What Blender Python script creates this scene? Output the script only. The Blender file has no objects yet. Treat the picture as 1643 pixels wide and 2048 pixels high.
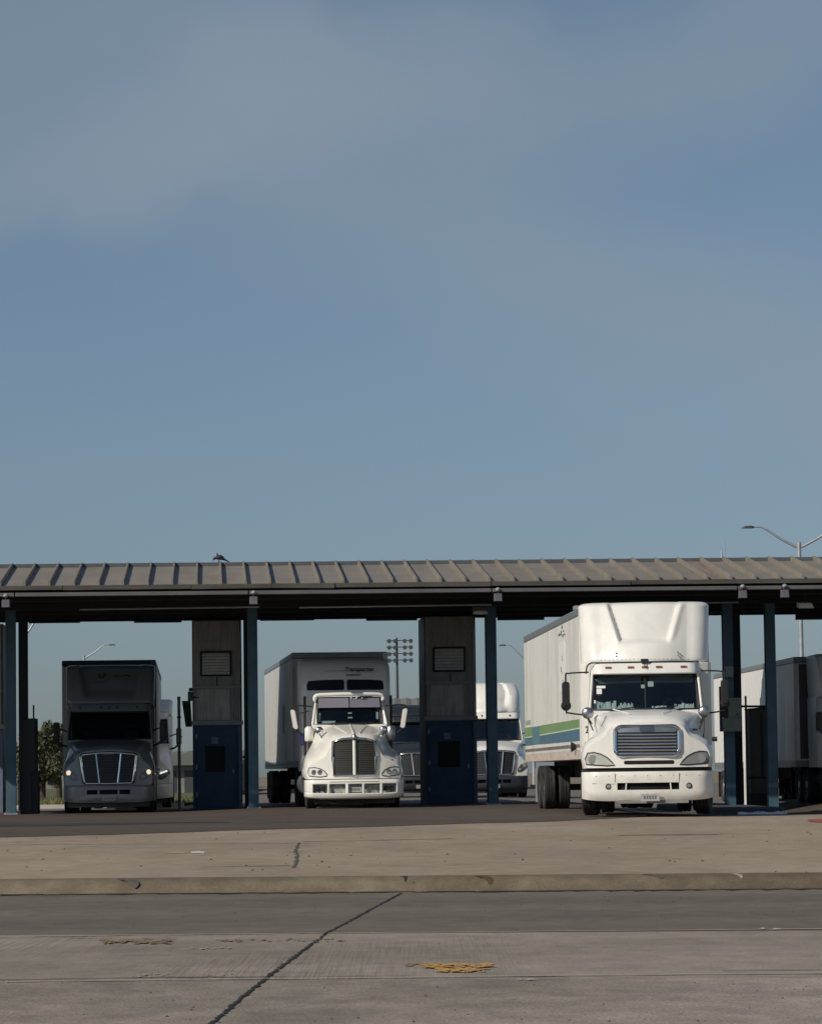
import bpy, bmesh, math, random
from mathutils import Vector, Matrix, Euler
random.seed(7)
R = math.radians
sc = bpy.context.scene
COL = sc.collection

# ------------------------------------------------------------------ camera
F_PX, W_PX, H_PX = 6800.0, 1643.0, 2048.0
CAM_Z = 0.85
PITCH = math.atan((1548.0 - 1024.0) / F_PX)
ROLL = R(-0.73)
cam_d = bpy.data.cameras.new("camera")
cam = bpy.data.objects.new("camera", cam_d)
COL.objects.link(cam)
cam_d.sensor_fit = 'HORIZONTAL'
cam_d.sensor_width = 36.0
cam_d.lens = 36.0 * F_PX / W_PX
cam_d.clip_start = 0.5
cam_d.clip_end = 6000.0
CAM_M = Matrix.Rotation(R(90) + PITCH, 4, 'X') @ Matrix.Rotation(ROLL, 4, 'Z')
cam.matrix_world = Matrix.Translation((0, 0, CAM_Z)) @ CAM_M
sc.camera = cam

# ------------------------------------------------------------------ sky, sun, exposure
SUN_AZ = 52.0          # degrees to the left of straight behind the camera
SUN_EL = 35.0
world = bpy.data.worlds.new("World")
sc.world = world
world.use_nodes = True
wn, wl = world.node_tree.nodes, world.node_tree.links
wn.clear()
w_out = wn.new('ShaderNodeOutputWorld')
w_bg = wn.new('ShaderNodeBackground')
sky = wn.new('ShaderNodeTexSky')
sky.sky_type = 'NISHITA'
sky.sun_disc = False
sky.sun_elevation = R(SUN_EL)
sky.sun_rotation = R(180 + SUN_AZ)
sky.altitude = 0
sky.air_density = 1.0
sky.dust_density = 0.6
sky.ozone_density = 2.0
w_tint = wn.new('ShaderNodeMix'); w_tint.data_type = 'RGBA'; w_tint.blend_type = 'MULTIPLY'
w_tint.inputs[0].default_value = 1.0
# the low sky is greyer than the sky above it: tint by height of the view direction
w_sep = wn.new('ShaderNodeSeparateXYZ'); w_tg = wn.new('ShaderNodeTexCoord'); wl.new(w_tg.outputs['Generated'], w_sep.inputs[0])
w_hr = wn.new('ShaderNodeMapRange'); w_hr.inputs[1].default_value = 0.03; w_hr.inputs[2].default_value = 0.20; wl.new(w_sep.outputs[2], w_hr.inputs[0])
w_tm = wn.new('ShaderNodeMix'); w_tm.data_type = 'RGBA'; wl.new(w_hr.outputs[0], w_tm.inputs[0])
w_tm.inputs[6].default_value = (0.725, 0.86, 1.14, 1); w_tm.inputs[7].default_value = (1.08, 1.08, 1.08, 1)
wl.new(w_tm.outputs[2], w_tint.inputs[7])
wl.new(sky.outputs[0], w_tint.inputs[6])
w_tc = wn.new('ShaderNodeTexCoord')
w_map = wn.new('ShaderNodeMapping')
w_map.inputs['Rotation'].default_value = (0, R(-28), 0)
w_map.inputs['Scale'].default_value = (4.6, 2.0, 12.0)
w_map.inputs['Location'].default_value = (9.1, 4.4, 0.35)
wl.new(w_tc.outputs['Generated'], w_map.inputs[0])
w_no = wn.new('ShaderNodeTexNoise')
w_no.inputs['Scale'].default_value = 1.5
w_no.inputs['Detail'].default_value = 5.0
w_no.inputs['Roughness'].default_value = 0.45
w_no.inputs['Distortion'].default_value = 0.25
wl.new(w_map.outputs[0], w_no.inputs['Vector'])
w_rmp = wn.new('ShaderNodeValToRGB')
w_rmp.color_ramp.elements[0].position = 0.40
w_rmp.color_ramp.elements[0].color = (0, 0, 0, 1)
w_rmp.color_ramp.elements[1].position = 0.64
w_rmp.color_ramp.elements[1].color = (0.60, 0.60, 0.60, 1)
wl.new(w_no.outputs[0], w_rmp.inputs[0])
w_cl = wn.new('ShaderNodeMix'); w_cl.data_type = 'RGBA'
w_cl.inputs[7].default_value = (4.55, 5.55, 6.85, 1)      # thin high cloud, in the sky's own units
# two long banks of thin cloud lying across this part of the sky
def w_math(op, a, b, c=None):
    m = wn.new('ShaderNodeMath'); m.operation = op
    for i, q in enumerate((a, b, c)):
        if q is None: continue
        if isinstance(q, (int, float)): m.inputs[i].default_value = q
        else: wl.new(q, m.inputs[i])
    return m.outputs[0]
w_n2 = wn.new('ShaderNodeTexNoise'); w_n2.inputs['Scale'].default_value = 9.0; w_n2.inputs['Detail'].default_value = 4.0
wl.new(w_tc.outputs['Generated'], w_n2.inputs['Vector'])
w_wob = w_math('MULTIPLY_ADD', w_n2.outputs[0], 0.09, -0.045)
def bank(a, b, width, amount):
    line = w_math('MULTIPLY_ADD', w_sep.outputs[0], b, a)
    d = w_math('SUBTRACT', w_sep.outputs[2], line)
    d = w_math('ABSOLUTE', w_math('ADD', d, w_wob), 0.0)
    mr = wn.new('ShaderNodeMapRange'); mr.interpolation_type = 'SMOOTHERSTEP'
    mr.inputs[1].default_value = width; mr.inputs[2].default_value = 0.0; mr.inputs[3].default_value = 0.0; mr.inputs[4].default_value = amount
    wl.new(d, mr.inputs[0]); return mr.outputs[0]
w_b = w_math('ADD', bank(0.176, -0.49, 0.070, 0.44), bank(0.2035, 0.17, 0.030, 0.34))
w_f = wn.new('ShaderNodeMath'); w_f.operation = 'MULTIPLY_ADD'; w_f.use_clamp = True
wl.new(w_rmp.outputs[0], w_f.inputs[0]); w_f.inputs[1].default_value = 0.18; wl.new(w_b, w_f.inputs[2])
wl.new(w_f.outputs[0], w_cl.inputs[0])
wl.new(w_tint.outputs[2], w_cl.inputs[6])
wl.new(w_cl.outputs[2], w_bg.inputs['Color'])
w_bg.inputs['Strength'].default_value = 0.055
wl.new(w_bg.outputs[0], w_out.inputs['Surface'])

sun_d = bpy.data.lights.new("sun", 'SUN')
sun_d.energy = 3.5
sun_d.angle = R(0.5)
sun_d.color = (1.0, 0.925, 0.80)
sun = bpy.data.objects.new("sun", sun_d)
COL.objects.link(sun)
to_sun = Vector((-math.sin(R(SUN_AZ)) * math.cos(R(SUN_EL)), -math.cos(R(SUN_AZ)) * math.cos(R(SUN_EL)), math.sin(R(SUN_EL))))
sun.rotation_euler = to_sun.to_track_quat('Z', 'Y').to_euler()
sc.view_settings.view_transform = 'Standard'
sc.view_settings.look = 'None'
sc.view_settings.gamma = 1.0
sc.view_settings.exposure = 0.0
sc.cycles.max_bounces = 6

# ------------------------------------------------------------------ pixel helpers (only used to find real positions)
CR = CAM_M.to_3x3()
def ray(px, py):
    return CR @ Vector(((px - W_PX / 2) / F_PX, -(py - H_PX / 2) / F_PX, -1.0))
def pt(px, py, depth):
    v = ray(px, py)
    return Vector((0, 0, CAM_Z)) + v * (depth / v.y)
def gp(px, py, z):
    v = ray(px, py)
    return Vector((0, 0, CAM_Z)) + v * ((z - CAM_Z) / v.z)
def sm(t):
    t = max(0.0, min(1.0, t))
    return t * t * (3 - 2 * t)
def ground_z(x, y):
    z = -0.09 * sm((abs(x) - 3.2) / 4.0) * sm((y - 58) / 18.0)
    # the lane right of the white truck lies a little lower
    return z - 0.18 * sm((x - 4.4) / 1.9) * (1 - sm((x - 9.7) / 1.4)) * sm((y - 68) / 13.0) * (1 - sm((y - 104) / 20.0))

# ------------------------------------------------------------------ materials
MATS = {}
def mat(name, col, rough=0.6, metal=0.0, var=0.0, scale=4.0, dirt=None, dirt_amt=0.0, dirt_scale=(1, 1, 1), bump=0.0, bump_scale=60.0, emit=None, coat=0.0, spec=0.5):
    if name in MATS: return MATS[name]
    m = bpy.data.materials.new(name); m.use_nodes = True
    n, l = m.node_tree.nodes, m.node_tree.links
    b = n['Principled BSDF']
    b.inputs['Roughness'].default_value = rough
    b.inputs['Metallic'].default_value = metal
    b.inputs['Base Color'].default_value = (*col, 1)
    b.inputs['Coat Weight'].default_value = coat
    b.inputs['Specular IOR Level'].default_value = spec
    tc = n.new('ShaderNodeTexCoord')
    last = None
    if var > 0:
        no = n.new('ShaderNodeTexNoise'); no.inputs['Scale'].default_value = scale; no.inputs['Detail'].default_value = 6
        l.new(tc.outputs['Object'], no.inputs['Vector'])
        mr = n.new('ShaderNodeMapRange'); mr.inputs[1].default_value = 0.3; mr.inputs[2].default_value = 0.7
        mr.inputs[3].default_value = 1 - var; mr.inputs[4].default_value = 1 + var
        l.new(no.outputs[0], mr.inputs[0])
        mx = n.new('ShaderNodeMix'); mx.data_type = 'RGBA'; mx.blend_type = 'MULTIPLY'; mx.inputs[0].default_value = 1
        mx.inputs[6].default_value = (*col, 1)
        l.new(mr.outputs[0], mx.inputs[7]); last = mx.outputs[2]
    if dirt:
        mp = n.new('ShaderNodeMapping'); mp.inputs['Scale'].default_value = dirt_scale
        l.new(tc.outputs['Object'], mp.inputs[0])
        nd = n.new('ShaderNodeTexNoise'); nd.inputs['Scale'].default_value = 1.0; nd.inputs['Detail'].default_value = 8; nd.inputs['Roughness'].default_value = 0.62
        l.new(mp.outputs[0], nd.inputs['Vector'])
        rp = n.new('ShaderNodeMapRange'); rp.inputs[1].default_value = 0.45; rp.inputs[2].default_value = 0.78; rp.inputs[3].default_value = 0; rp.inputs[4].default_value = dirt_amt
        l.new(nd.outputs[0], rp.inputs[0])
        m2 = n.new('ShaderNodeMix'); m2.data_type = 'RGBA'
        l.new(rp.outputs[0], m2.inputs[0])
        if last: l.new(last, m2.inputs[6])
        else: m2.inputs[6].default_value = (*col, 1)
        m2.inputs[7].default_value = (*dirt, 1); last = m2.outputs[2]
    if last: l.new(last, b.inputs['Base Color'])
    if bump > 0:
        nb = n.new('ShaderNodeTexNoise'); nb.inputs['Scale'].default_value = bump_scale; nb.inputs['Detail'].default_value = 5
        l.new(tc.outputs['Object'], nb.inputs['Vector'])
        bp = n.new('ShaderNodeBump'); bp.inputs['Strength'].default_value = bump; bp.inputs['Distance'].default_value = 0.02
        l.new(nb.outputs[0], bp.inputs['Height']); l.new(bp.outputs[0], b.inputs['Normal'])
    if emit:
        b.inputs['Emission Color'].default_value = (*emit[0], 1); b.inputs['Emission Strength'].default_value = emit[1]
    MATS[name] = m
    return m

def glass_mat(name, tint):
    m = bpy.data.materials.new(name); m.use_nodes = True
    n, l = m.node_tree.nodes, m.node_tree.links
    n.clear()
    o = n.new('ShaderNodeOutputMaterial'); mx = n.new('ShaderNodeMixShader'); fr = n.new('ShaderNodeFresnel'); fr.inputs[0].default_value = 1.5
    t = n.new('ShaderNodeBsdfTransparent'); t.inputs[0].default_value = (*tint, 1)
    g = n.new('ShaderNodeBsdfGlossy'); g.inputs['Roughness'].default_value = 0.03; g.inputs[0].default_value = (0.9, 0.95, 1, 1)
    l.new(fr.outputs[0], mx.inputs[0]); l.new(t.outputs[0], mx.inputs[1]); l.new(g.outputs[0], mx.inputs[2]); l.new(mx.outputs[0], o.inputs[0])
    MATS[name] = m
    return m

GLASS = glass_mat("cab_glass", (0.56, 0.66, 0.66))
LENS = glass_mat("lamp_lens", (0.85, 0.87, 0.86))
WHITE = mat("white_truck_paint", (0.78, 0.765, 0.715), 0.35, var=0.05, scale=2.0, dirt=(0.45, 0.41, 0.34), dirt_amt=0.26, dirt_scale=(2.6, 2.2, 0.9), coat=0.3, bump=0.04, bump_scale=5)
BUMP_W = mat("white_bumper_paint", (0.80, 0.78, 0.72), 0.42, var=0.05, scale=3.0, dirt=(0.33, 0.29, 0.23), dirt_amt=0.5, dirt_scale=(2.6, 2.6, 3.2))
CREAM = mat("cream_truck_paint", (0.82, 0.80, 0.74), 0.28, var=0.03, scale=2.0, dirt=(0.5, 0.46, 0.38), dirt_amt=0.18, dirt_scale=(2, 2, 2), coat=0.4)
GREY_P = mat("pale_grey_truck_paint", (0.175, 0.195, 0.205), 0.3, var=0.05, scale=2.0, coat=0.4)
OFFWHITE = mat("dusty_white_truck_paint", (0.66, 0.66, 0.64), 0.4, var=0.05, scale=2.0, dirt=(0.4, 0.37, 0.31), dirt_amt=0.25, dirt_scale=(2, 2, 1))
TRAILER_W = mat("white_trailer_sheet", (0.72, 0.71, 0.66), 0.45, var=0.04, scale=1.5, dirt=(0.40, 0.38, 0.33), dirt_amt=0.55, dirt_scale=(3.0, 1.6, 0.16), bump=0.05, bump_scale=3)
TRAILER_G = mat("grey_white_trailer_sheet", (0.56, 0.56, 0.54), 0.45, var=0.05, scale=1.5, dirt=(0.36, 0.34, 0.3), dirt_amt=0.4, dirt_scale=(3.0, 1.6, 0.2))
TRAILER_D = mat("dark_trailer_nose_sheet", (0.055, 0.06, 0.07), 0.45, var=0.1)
RAIL_G = mat("grey_aluminium_rail", (0.22, 0.24, 0.25), 0.45, 0.3, var=0.1, scale=3)
RAIL_W = mat("worn_pinkish_white_rail", (0.58, 0.50, 0.43), 0.6, var=0.1, scale=6, dirt=(0.22, 0.15, 0.1), dirt_amt=0.7, dirt_scale=(3, 3, 8))
GREEN_S = mat("green_stripe_film", (0.19, 0.31, 0.14), 0.5, var=0.1, scale=4)
BLUE_S = mat("blue_stripe_film", (0.085, 0.165, 0.235), 0.5, var=0.1, scale=4)
MIX_S = mat("faded_teal_stripe_film", (0.11, 0.22, 0.25), 0.5, var=0.1, scale=4)
LIME_L = mat("pale_stripe_edge_film", (0.55, 0.68, 0.50), 0.5)
CHROME = mat("chrome", (0.72, 0.72, 0.72), 0.14, 1.0)
CHROME_D = mat("dull_chrome", (0.42, 0.43, 0.45), 0.32, 0.9, var=0.1)
BLACK = mat("black_plastic", (0.012, 0.012, 0.013), 0.55)
DARKGAP = mat("dark_cavity", (0.006, 0.006, 0.007), 0.9)
RUBBER = mat("tyre_rubber", (0.022, 0.022, 0.022), 0.85, var=0.3, scale=6, dirt=(0.10, 0.085, 0.065), dirt_amt=0.5, dirt_scale=(3, 3, 3))
RIM = mat("wheel_rim_metal", (0.35, 0.34, 0.33), 0.45, 0.5, var=0.15, scale=8)
CHASSIS = mat("chassis_grime", (0.02, 0.018, 0.017), 0.85, var=0.3, scale=6)
GRILLE = mat("grille_mesh_dark", (0.018, 0.02, 0.022), 0.6)
SLATE = mat("grille_screen_brown", (0.04, 0.038, 0.033), 0.6, var=0.15, scale=40)
AMBER = mat("amber_lens", (0.35, 0.10, 0.02), 0.35)
REDDISH = mat("marker_lens_dull_red", (0.24, 0.09, 0.055), 0.4)
LAMP_REF = mat("headlight_reflector", (0.55, 0.55, 0.5), 0.25, 0.7)
LAMP_GREY = mat("clouded_headlight_lens", (0.46, 0.46, 0.40), 0.25, var=0.15, scale=6, coat=0.5)
LAMP_DULL = mat("grey_headlight_lens", (0.22, 0.22, 0.21), 0.25, var=0.15, scale=6, coat=0.5)
LAMP_ON = mat("lit_headlight", (1, 0.95, 0.85), 0.3, emit=((1, 0.86, 0.62), 0.72))
LED_ON = mat("lit_led_headlight", (1, 1, 1), 0.3, emit=((0.95, 0.98, 1), 0.75))
PLATE = mat("number_plate_face", (0.42, 0.42, 0.42), 0.5, var=0.2, scale=30)
VISOR = mat("grey_sun_visor", (0.19, 0.18, 0.225), 0.35)
SEAT = mat("cab_seat_cloth", (0.03, 0.033, 0.04), 0.9)
DASH = mat("dashboard_plastic", (0.035, 0.04, 0.045), 0.7)
PAPER = mat("paper", (0.75, 0.74, 0.70), 0.8, var=0.06)
LETTER = mat("dark_lettering", (0.012, 0.012, 0.015), 0.5)
GHOST = mat("ghost_panel_paint", (0.78, 0.77, 0.73), 0.5)
BLUE_POST = mat("blue_steel_paint", (0.045, 0.105, 0.15), 0.6, var=0.18, scale=2.5, dirt=(0.10, 0.13, 0.13), dirt_amt=0.5, dirt_scale=(5, 5, 1.2))
DARK_POST = mat("dark_steel_paint", (0.008, 0.012, 0.02), 0.7)
BLUE_DOOR = mat("blue_door_paint", (0.03, 0.07, 0.135), 0.6, var=0.15, scale=3)
BLUE_TRIM = mat("blue_grey_trim_paint", (0.13, 0.17, 0.25), 0.6, var=0.1)
CORR = mat("brownish_corrugated_sheet", (0.60, 0.57, 0.55), 0.55, var=0.12, scale=3, dirt=(0.25, 0.23, 0.20), dirt_amt=0.9, dirt_scale=(9, 3, 0.5))
CORR_D = mat("dark_booth_cladding", (0.13, 0.125, 0.125), 0.65, var=0.15, scale=2)
LOUV = mat("louvre_slat_grey", (0.8, 0.78, 0.75), 0.6, var=0.1)
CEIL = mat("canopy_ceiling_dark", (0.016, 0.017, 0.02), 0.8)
BOXGREY = mat("fixture_box_grey", (0.10, 0.10, 0.115), 0.6, var=0.08)
CABGREY = mat("cabinet_grey_green", (0.17, 0.18, 0.155), 0.6, var=0.12, scale=5)
LAMPWHITE = mat("lamp_shade_pale", (0.85, 0.83, 0.80), 0.6, var=0.08)
GALV = mat("galvanised_steel", (0.42, 0.44, 0.46), 0.5, 0.5, var=0.1)
FARDARK = mat("far_lamp_dark", (0.05, 0.055, 0.065), 0.6)
BIRD = mat("dark_feathers", (0.015, 0.016, 0.02), 0.6, var=0.3, scale=40)

def nodes_of(m):
    return m.node_tree.nodes, m.node_tree.links, m.node_tree.nodes['Principled BSDF']

def roof_mat():
    m = mat("tan_roof_sheet", (0.235, 0.207, 0.170), 0.5, metal=0.0, var=0.10, scale=1.3, dirt=(0.155, 0.13, 0.095), dirt_amt=0.5, dirt_scale=(1.6, 0.25, 0.25), spec=0.3)
    return m
ROOF = roof_mat()
RUST = mat("rusty_roof_sheet", (0.25, 0.20, 0.155), 0.6, var=0.15, scale=3, dirt=(0.12, 0.06, 0.03), dirt_amt=0.9, dirt_scale=(7, 0.5, 0.5))
FASCIA = mat("grey_fascia_sheet", (0.14, 0.13, 0.115), 0.5, var=0.14, scale=1.2, dirt=(0.05, 0.045, 0.04), dirt_amt=0.6, dirt_scale=(0.6, 2, 5))
GUTTER = mat("grey_gutter_sheet", (0.125, 0.125, 0.13), 0.5, var=0.15, scale=1.2)

def concrete(name, col, blotch, fine, groove=False, stain=(0.10, 0.08, 0.06), stain_amt=0.4, bump=0.25, stretch=(0.5, 0.12, 1)):
    m = bpy.data.materials.new(name); m.use_nodes = True
    n, l = m.node_tree.nodes, m.node_tree.links
    b = n['Principled BSDF']; b.inputs['Roughness'].default_value = 0.85; b.inputs['Specular IOR Level'].default_value = 0.25
    tc = n.new('ShaderNodeTexCoord')
    def noise(scale, detail, vec_scale=(1, 1, 1), rough=0.6):
        mp = n.new('ShaderNodeMapping'); mp.inputs['Scale'].default_value = vec_scale
        l.new(tc.outputs['Object'], mp.inputs[0])
        x = n.new('ShaderNodeTexNoise'); x.inputs['Scale'].default_value = scale; x.inputs['Detail'].default_value = detail; x.inputs['Roughness'].default_value = rough
        l.new(mp.outputs[0], x.inputs['Vector']); return x.outputs[0]
    def rng(s, a, c, lo, hi):
        x = n.new('ShaderNodeMapRange'); x.inputs[1].default_value = a; x.inputs[2].default_value = c; x.inputs[3].default_value = lo; x.inputs[4].default_value = hi
        l.new(s, x.inputs[0]); return x.outputs[0]
    def mul(cs, fs):
        x = n.new('ShaderNodeMix'); x.data_type = 'RGBA'; x.blend_type = 'MULTIPLY'; x.inputs[0].default_value = 1
        if isinstance(cs, tuple): x.inputs[6].default_value = (*cs, 1)
        else: l.new(cs, x.inputs[6])
        l.new(fs, x.inputs[7]); return x.outputs[2]
    c = mul(col, rng(noise(0.9, 8, stretch), 0.36, 0.64, 1 - blotch, 1 + blotch))
    c = mul(c, rng(noise(7.0, 8, (0.6, 0.35, 1), 0.65), 0.34, 0.66, 1 - blotch, 1 + blotch))
    fn = noise(70.0, 4)
    c = mul(c, rng(fn, 0.35, 0.65, 1 - fine * 1.5, 1 + fine * 1.5))
    st = rng(noise(1.4, 9, (0.7, 0.35, 1), 0.68), 0.52, 0.70, 0, stain_amt)
    mx = n.new('ShaderNodeMix'); mx.data_type = 'RGBA'; l.new(st, mx.inputs[0]); l.new(c, mx.inputs[6]); mx.inputs[7].default_value = (*stain, 1)
    c = mx.outputs[2]
    # dark pits
    vo = n.new('ShaderNodeTexVoronoi'); vo.inputs['Scale'].default_value = 5.0; vo.inputs['Randomness'].default_value = 1
    l.new(tc.outputs['Object'], vo.inputs['Vector'])
    c = mul(c, rng(vo.outputs['Distance'], 0.035, 0.06, 0.45, 1.0))
    h = fn
    if groove:
        # tined lines: noise drawn out along the direction of the tines
        mp = n.new('ShaderNodeMapping'); mp.inputs['Rotation'].default_value = (0, 0, R(-2.2)); mp.inputs['Scale'].default_value = (75, 0.7, 1)
        l.new(tc.outputs['Object'], mp.inputs[0])
        wv = n.new('ShaderNodeTexNoise'); wv.inputs['Scale'].default_value = 1.0; wv.inputs['Detail'].default_value = 2; wv.inputs['Roughness'].default_value = 0.4
        l.new(mp.outputs[0], wv.inputs['Vector'])
        msk = rng(noise(0.8, 4, (0.8, 0.5, 1)), 0.42, 0.60, 0.0, 1.0)
        sep = n.new('ShaderNodeSeparateXYZ'); l.new(tc.outputs['Object'], sep.inputs[0])
        side = rng(sep.outputs[0], -0.2, 0.9, 1.0, 0.12)
        mm = n.new('ShaderNodeMath'); mm.operation = 'MULTIPLY'; l.new(msk, mm.inputs[0]); l.new(side, mm.inputs[1])
        gr = rng(wv.outputs[0], 0.36, 0.60, 0.80, 1.06)
        gm = n.new('ShaderNodeMix'); gm.data_type = 'FLOAT'; l.new(mm.outputs[0], gm.inputs[0]); gm.inputs[2].default_value = 1.0; l.new(gr, gm.inputs[3])
        c = mul(c, gm.outputs[0])
        ad = n.new('ShaderNodeMath'); ad.operation = 'MULTIPLY_ADD'; l.new(gm.outputs[0], ad.inputs[0]); ad.inputs[1].default_value = 1.0; l.new(fn, ad.inputs[2]); h = ad.outputs[0]
    l.new(c, b.inputs['Base Color'])
    bp = n.new('ShaderNodeBump'); bp.inputs['Strength'].default_value = bump; bp.inputs['Distance'].default_value = 0.01
    l.new(h, bp.inputs['Height']); l.new(bp.outputs[0], b.inputs['Normal'])
    MATS[name] = m
    return m
C_APRON = concrete("tan_apron_concrete", (0.312, 0.252, 0.182), 0.13, 0.06, stain=(0.16, 0.125, 0.085), stain_amt=0.4)
C_KERB = concrete("stained_kerb_concrete", (0.150, 0.122, 0.086), 0.2, 0.08, stain=(0.085, 0.065, 0.04), stain_amt=0.7, stretch=(0.6, 0.6, 2))
C_LANE = concrete("smooth_dark_road_concrete", (0.155, 0.131, 0.106), 0.13, 0.04, stain=(0.10, 0.085, 0.07), stain_amt=0.5, stretch=(0.07, 0.7, 1))
C_TINE = concrete("tined_road_concrete", (0.268, 0.229, 0.188), 0.14, 0.12, groove=True, stain=(0.16, 0.14, 0.115), stain_amt=0.3, stretch=(0.3, 0.5, 1))
C_NEAR = concrete("worn_near_road_concrete", (0.300, 0.256, 0.212), 0.18, 0.2, stain=(0.13, 0.115, 0.095), stain_amt=0.7, bump=0.5, stretch=(0.3, 0.4, 1))
ASPH = concrete("reddish_asphalt", (0.090, 0.070, 0.056), 0.10, 0.10, stain=(0.04, 0.035, 0.033), stain_amt=0.6, stretch=(0.08, 0.3, 1))
C_ISL = concrete("island_concrete_grey", (0.075, 0.08, 0.085), 0.12, 0.08, stain=(0.05, 0.05, 0.05))
LOT = concrete("far_lot_paving", (0.17, 0.15, 0.13), 0.10, 0.06)
CRACK = mat("joint_tar", (0.012, 0.011, 0.010), 0.9)
PALE = mat("pale_scraped_joint", (0.36, 0.32, 0.26), 0.9, var=0.2, scale=20)
YELLOW = mat("worn_yellow_paint", (0.58, 0.32, 0.08), 0.8, var=0.25, scale=30, dirt=(0.3, 0.25, 0.18), dirt_amt=0.9, dirt_scale=(14, 9, 9))
YELLOW_F = mat("faded_yellow_paint", (0.27, 0.19, 0.085), 0.8, var=0.2, scale=30, dirt=(0.2, 0.17, 0.13), dirt_amt=1.0, dirt_scale=(14, 9, 9))
WHITE_F = mat("faded_white_paint", (0.55, 0.52, 0.46), 0.8, var=0.2, scale=30)
RED_F = mat("faded_red_paint", (0.30, 0.045, 0.03), 0.8, var=0.25, scale=12, dirt=(0.3, 0.24, 0.2), dirt_amt=0.8, dirt_scale=(6, 6, 6))
SCUFF = mat("kerb_scuff_grey", (0.085, 0.075, 0.065), 0.9, var=0.3, scale=20)
SCUFF_R = mat("kerb_scuff_brown", (0.075, 0.045, 0.025), 0.9, var=0.3, scale=20)
GRASSM = mat("dry_grass_green", (0.13, 0.13, 0.05), 0.9, var=0.3, scale=3)
DIRT = mat("dusty_ground", (0.20, 0.165, 0.115), 0.9, var=0.2, scale=0.1)
LEAF = mat("leaf_green", (0.115, 0.12, 0.062), 0.7, var=0.45, scale=1.5)
BARK = mat("bark", (0.06, 0.045, 0.035), 0.9, var=0.3, scale=8)
FARWALL = mat("far_wall_grey", (0.22, 0.22, 0.20), 0.8, var=0.1)
FARROOF = mat("far_roof_grey", (0.17, 0.17, 0.145), 0.7, var=0.1)

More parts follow.
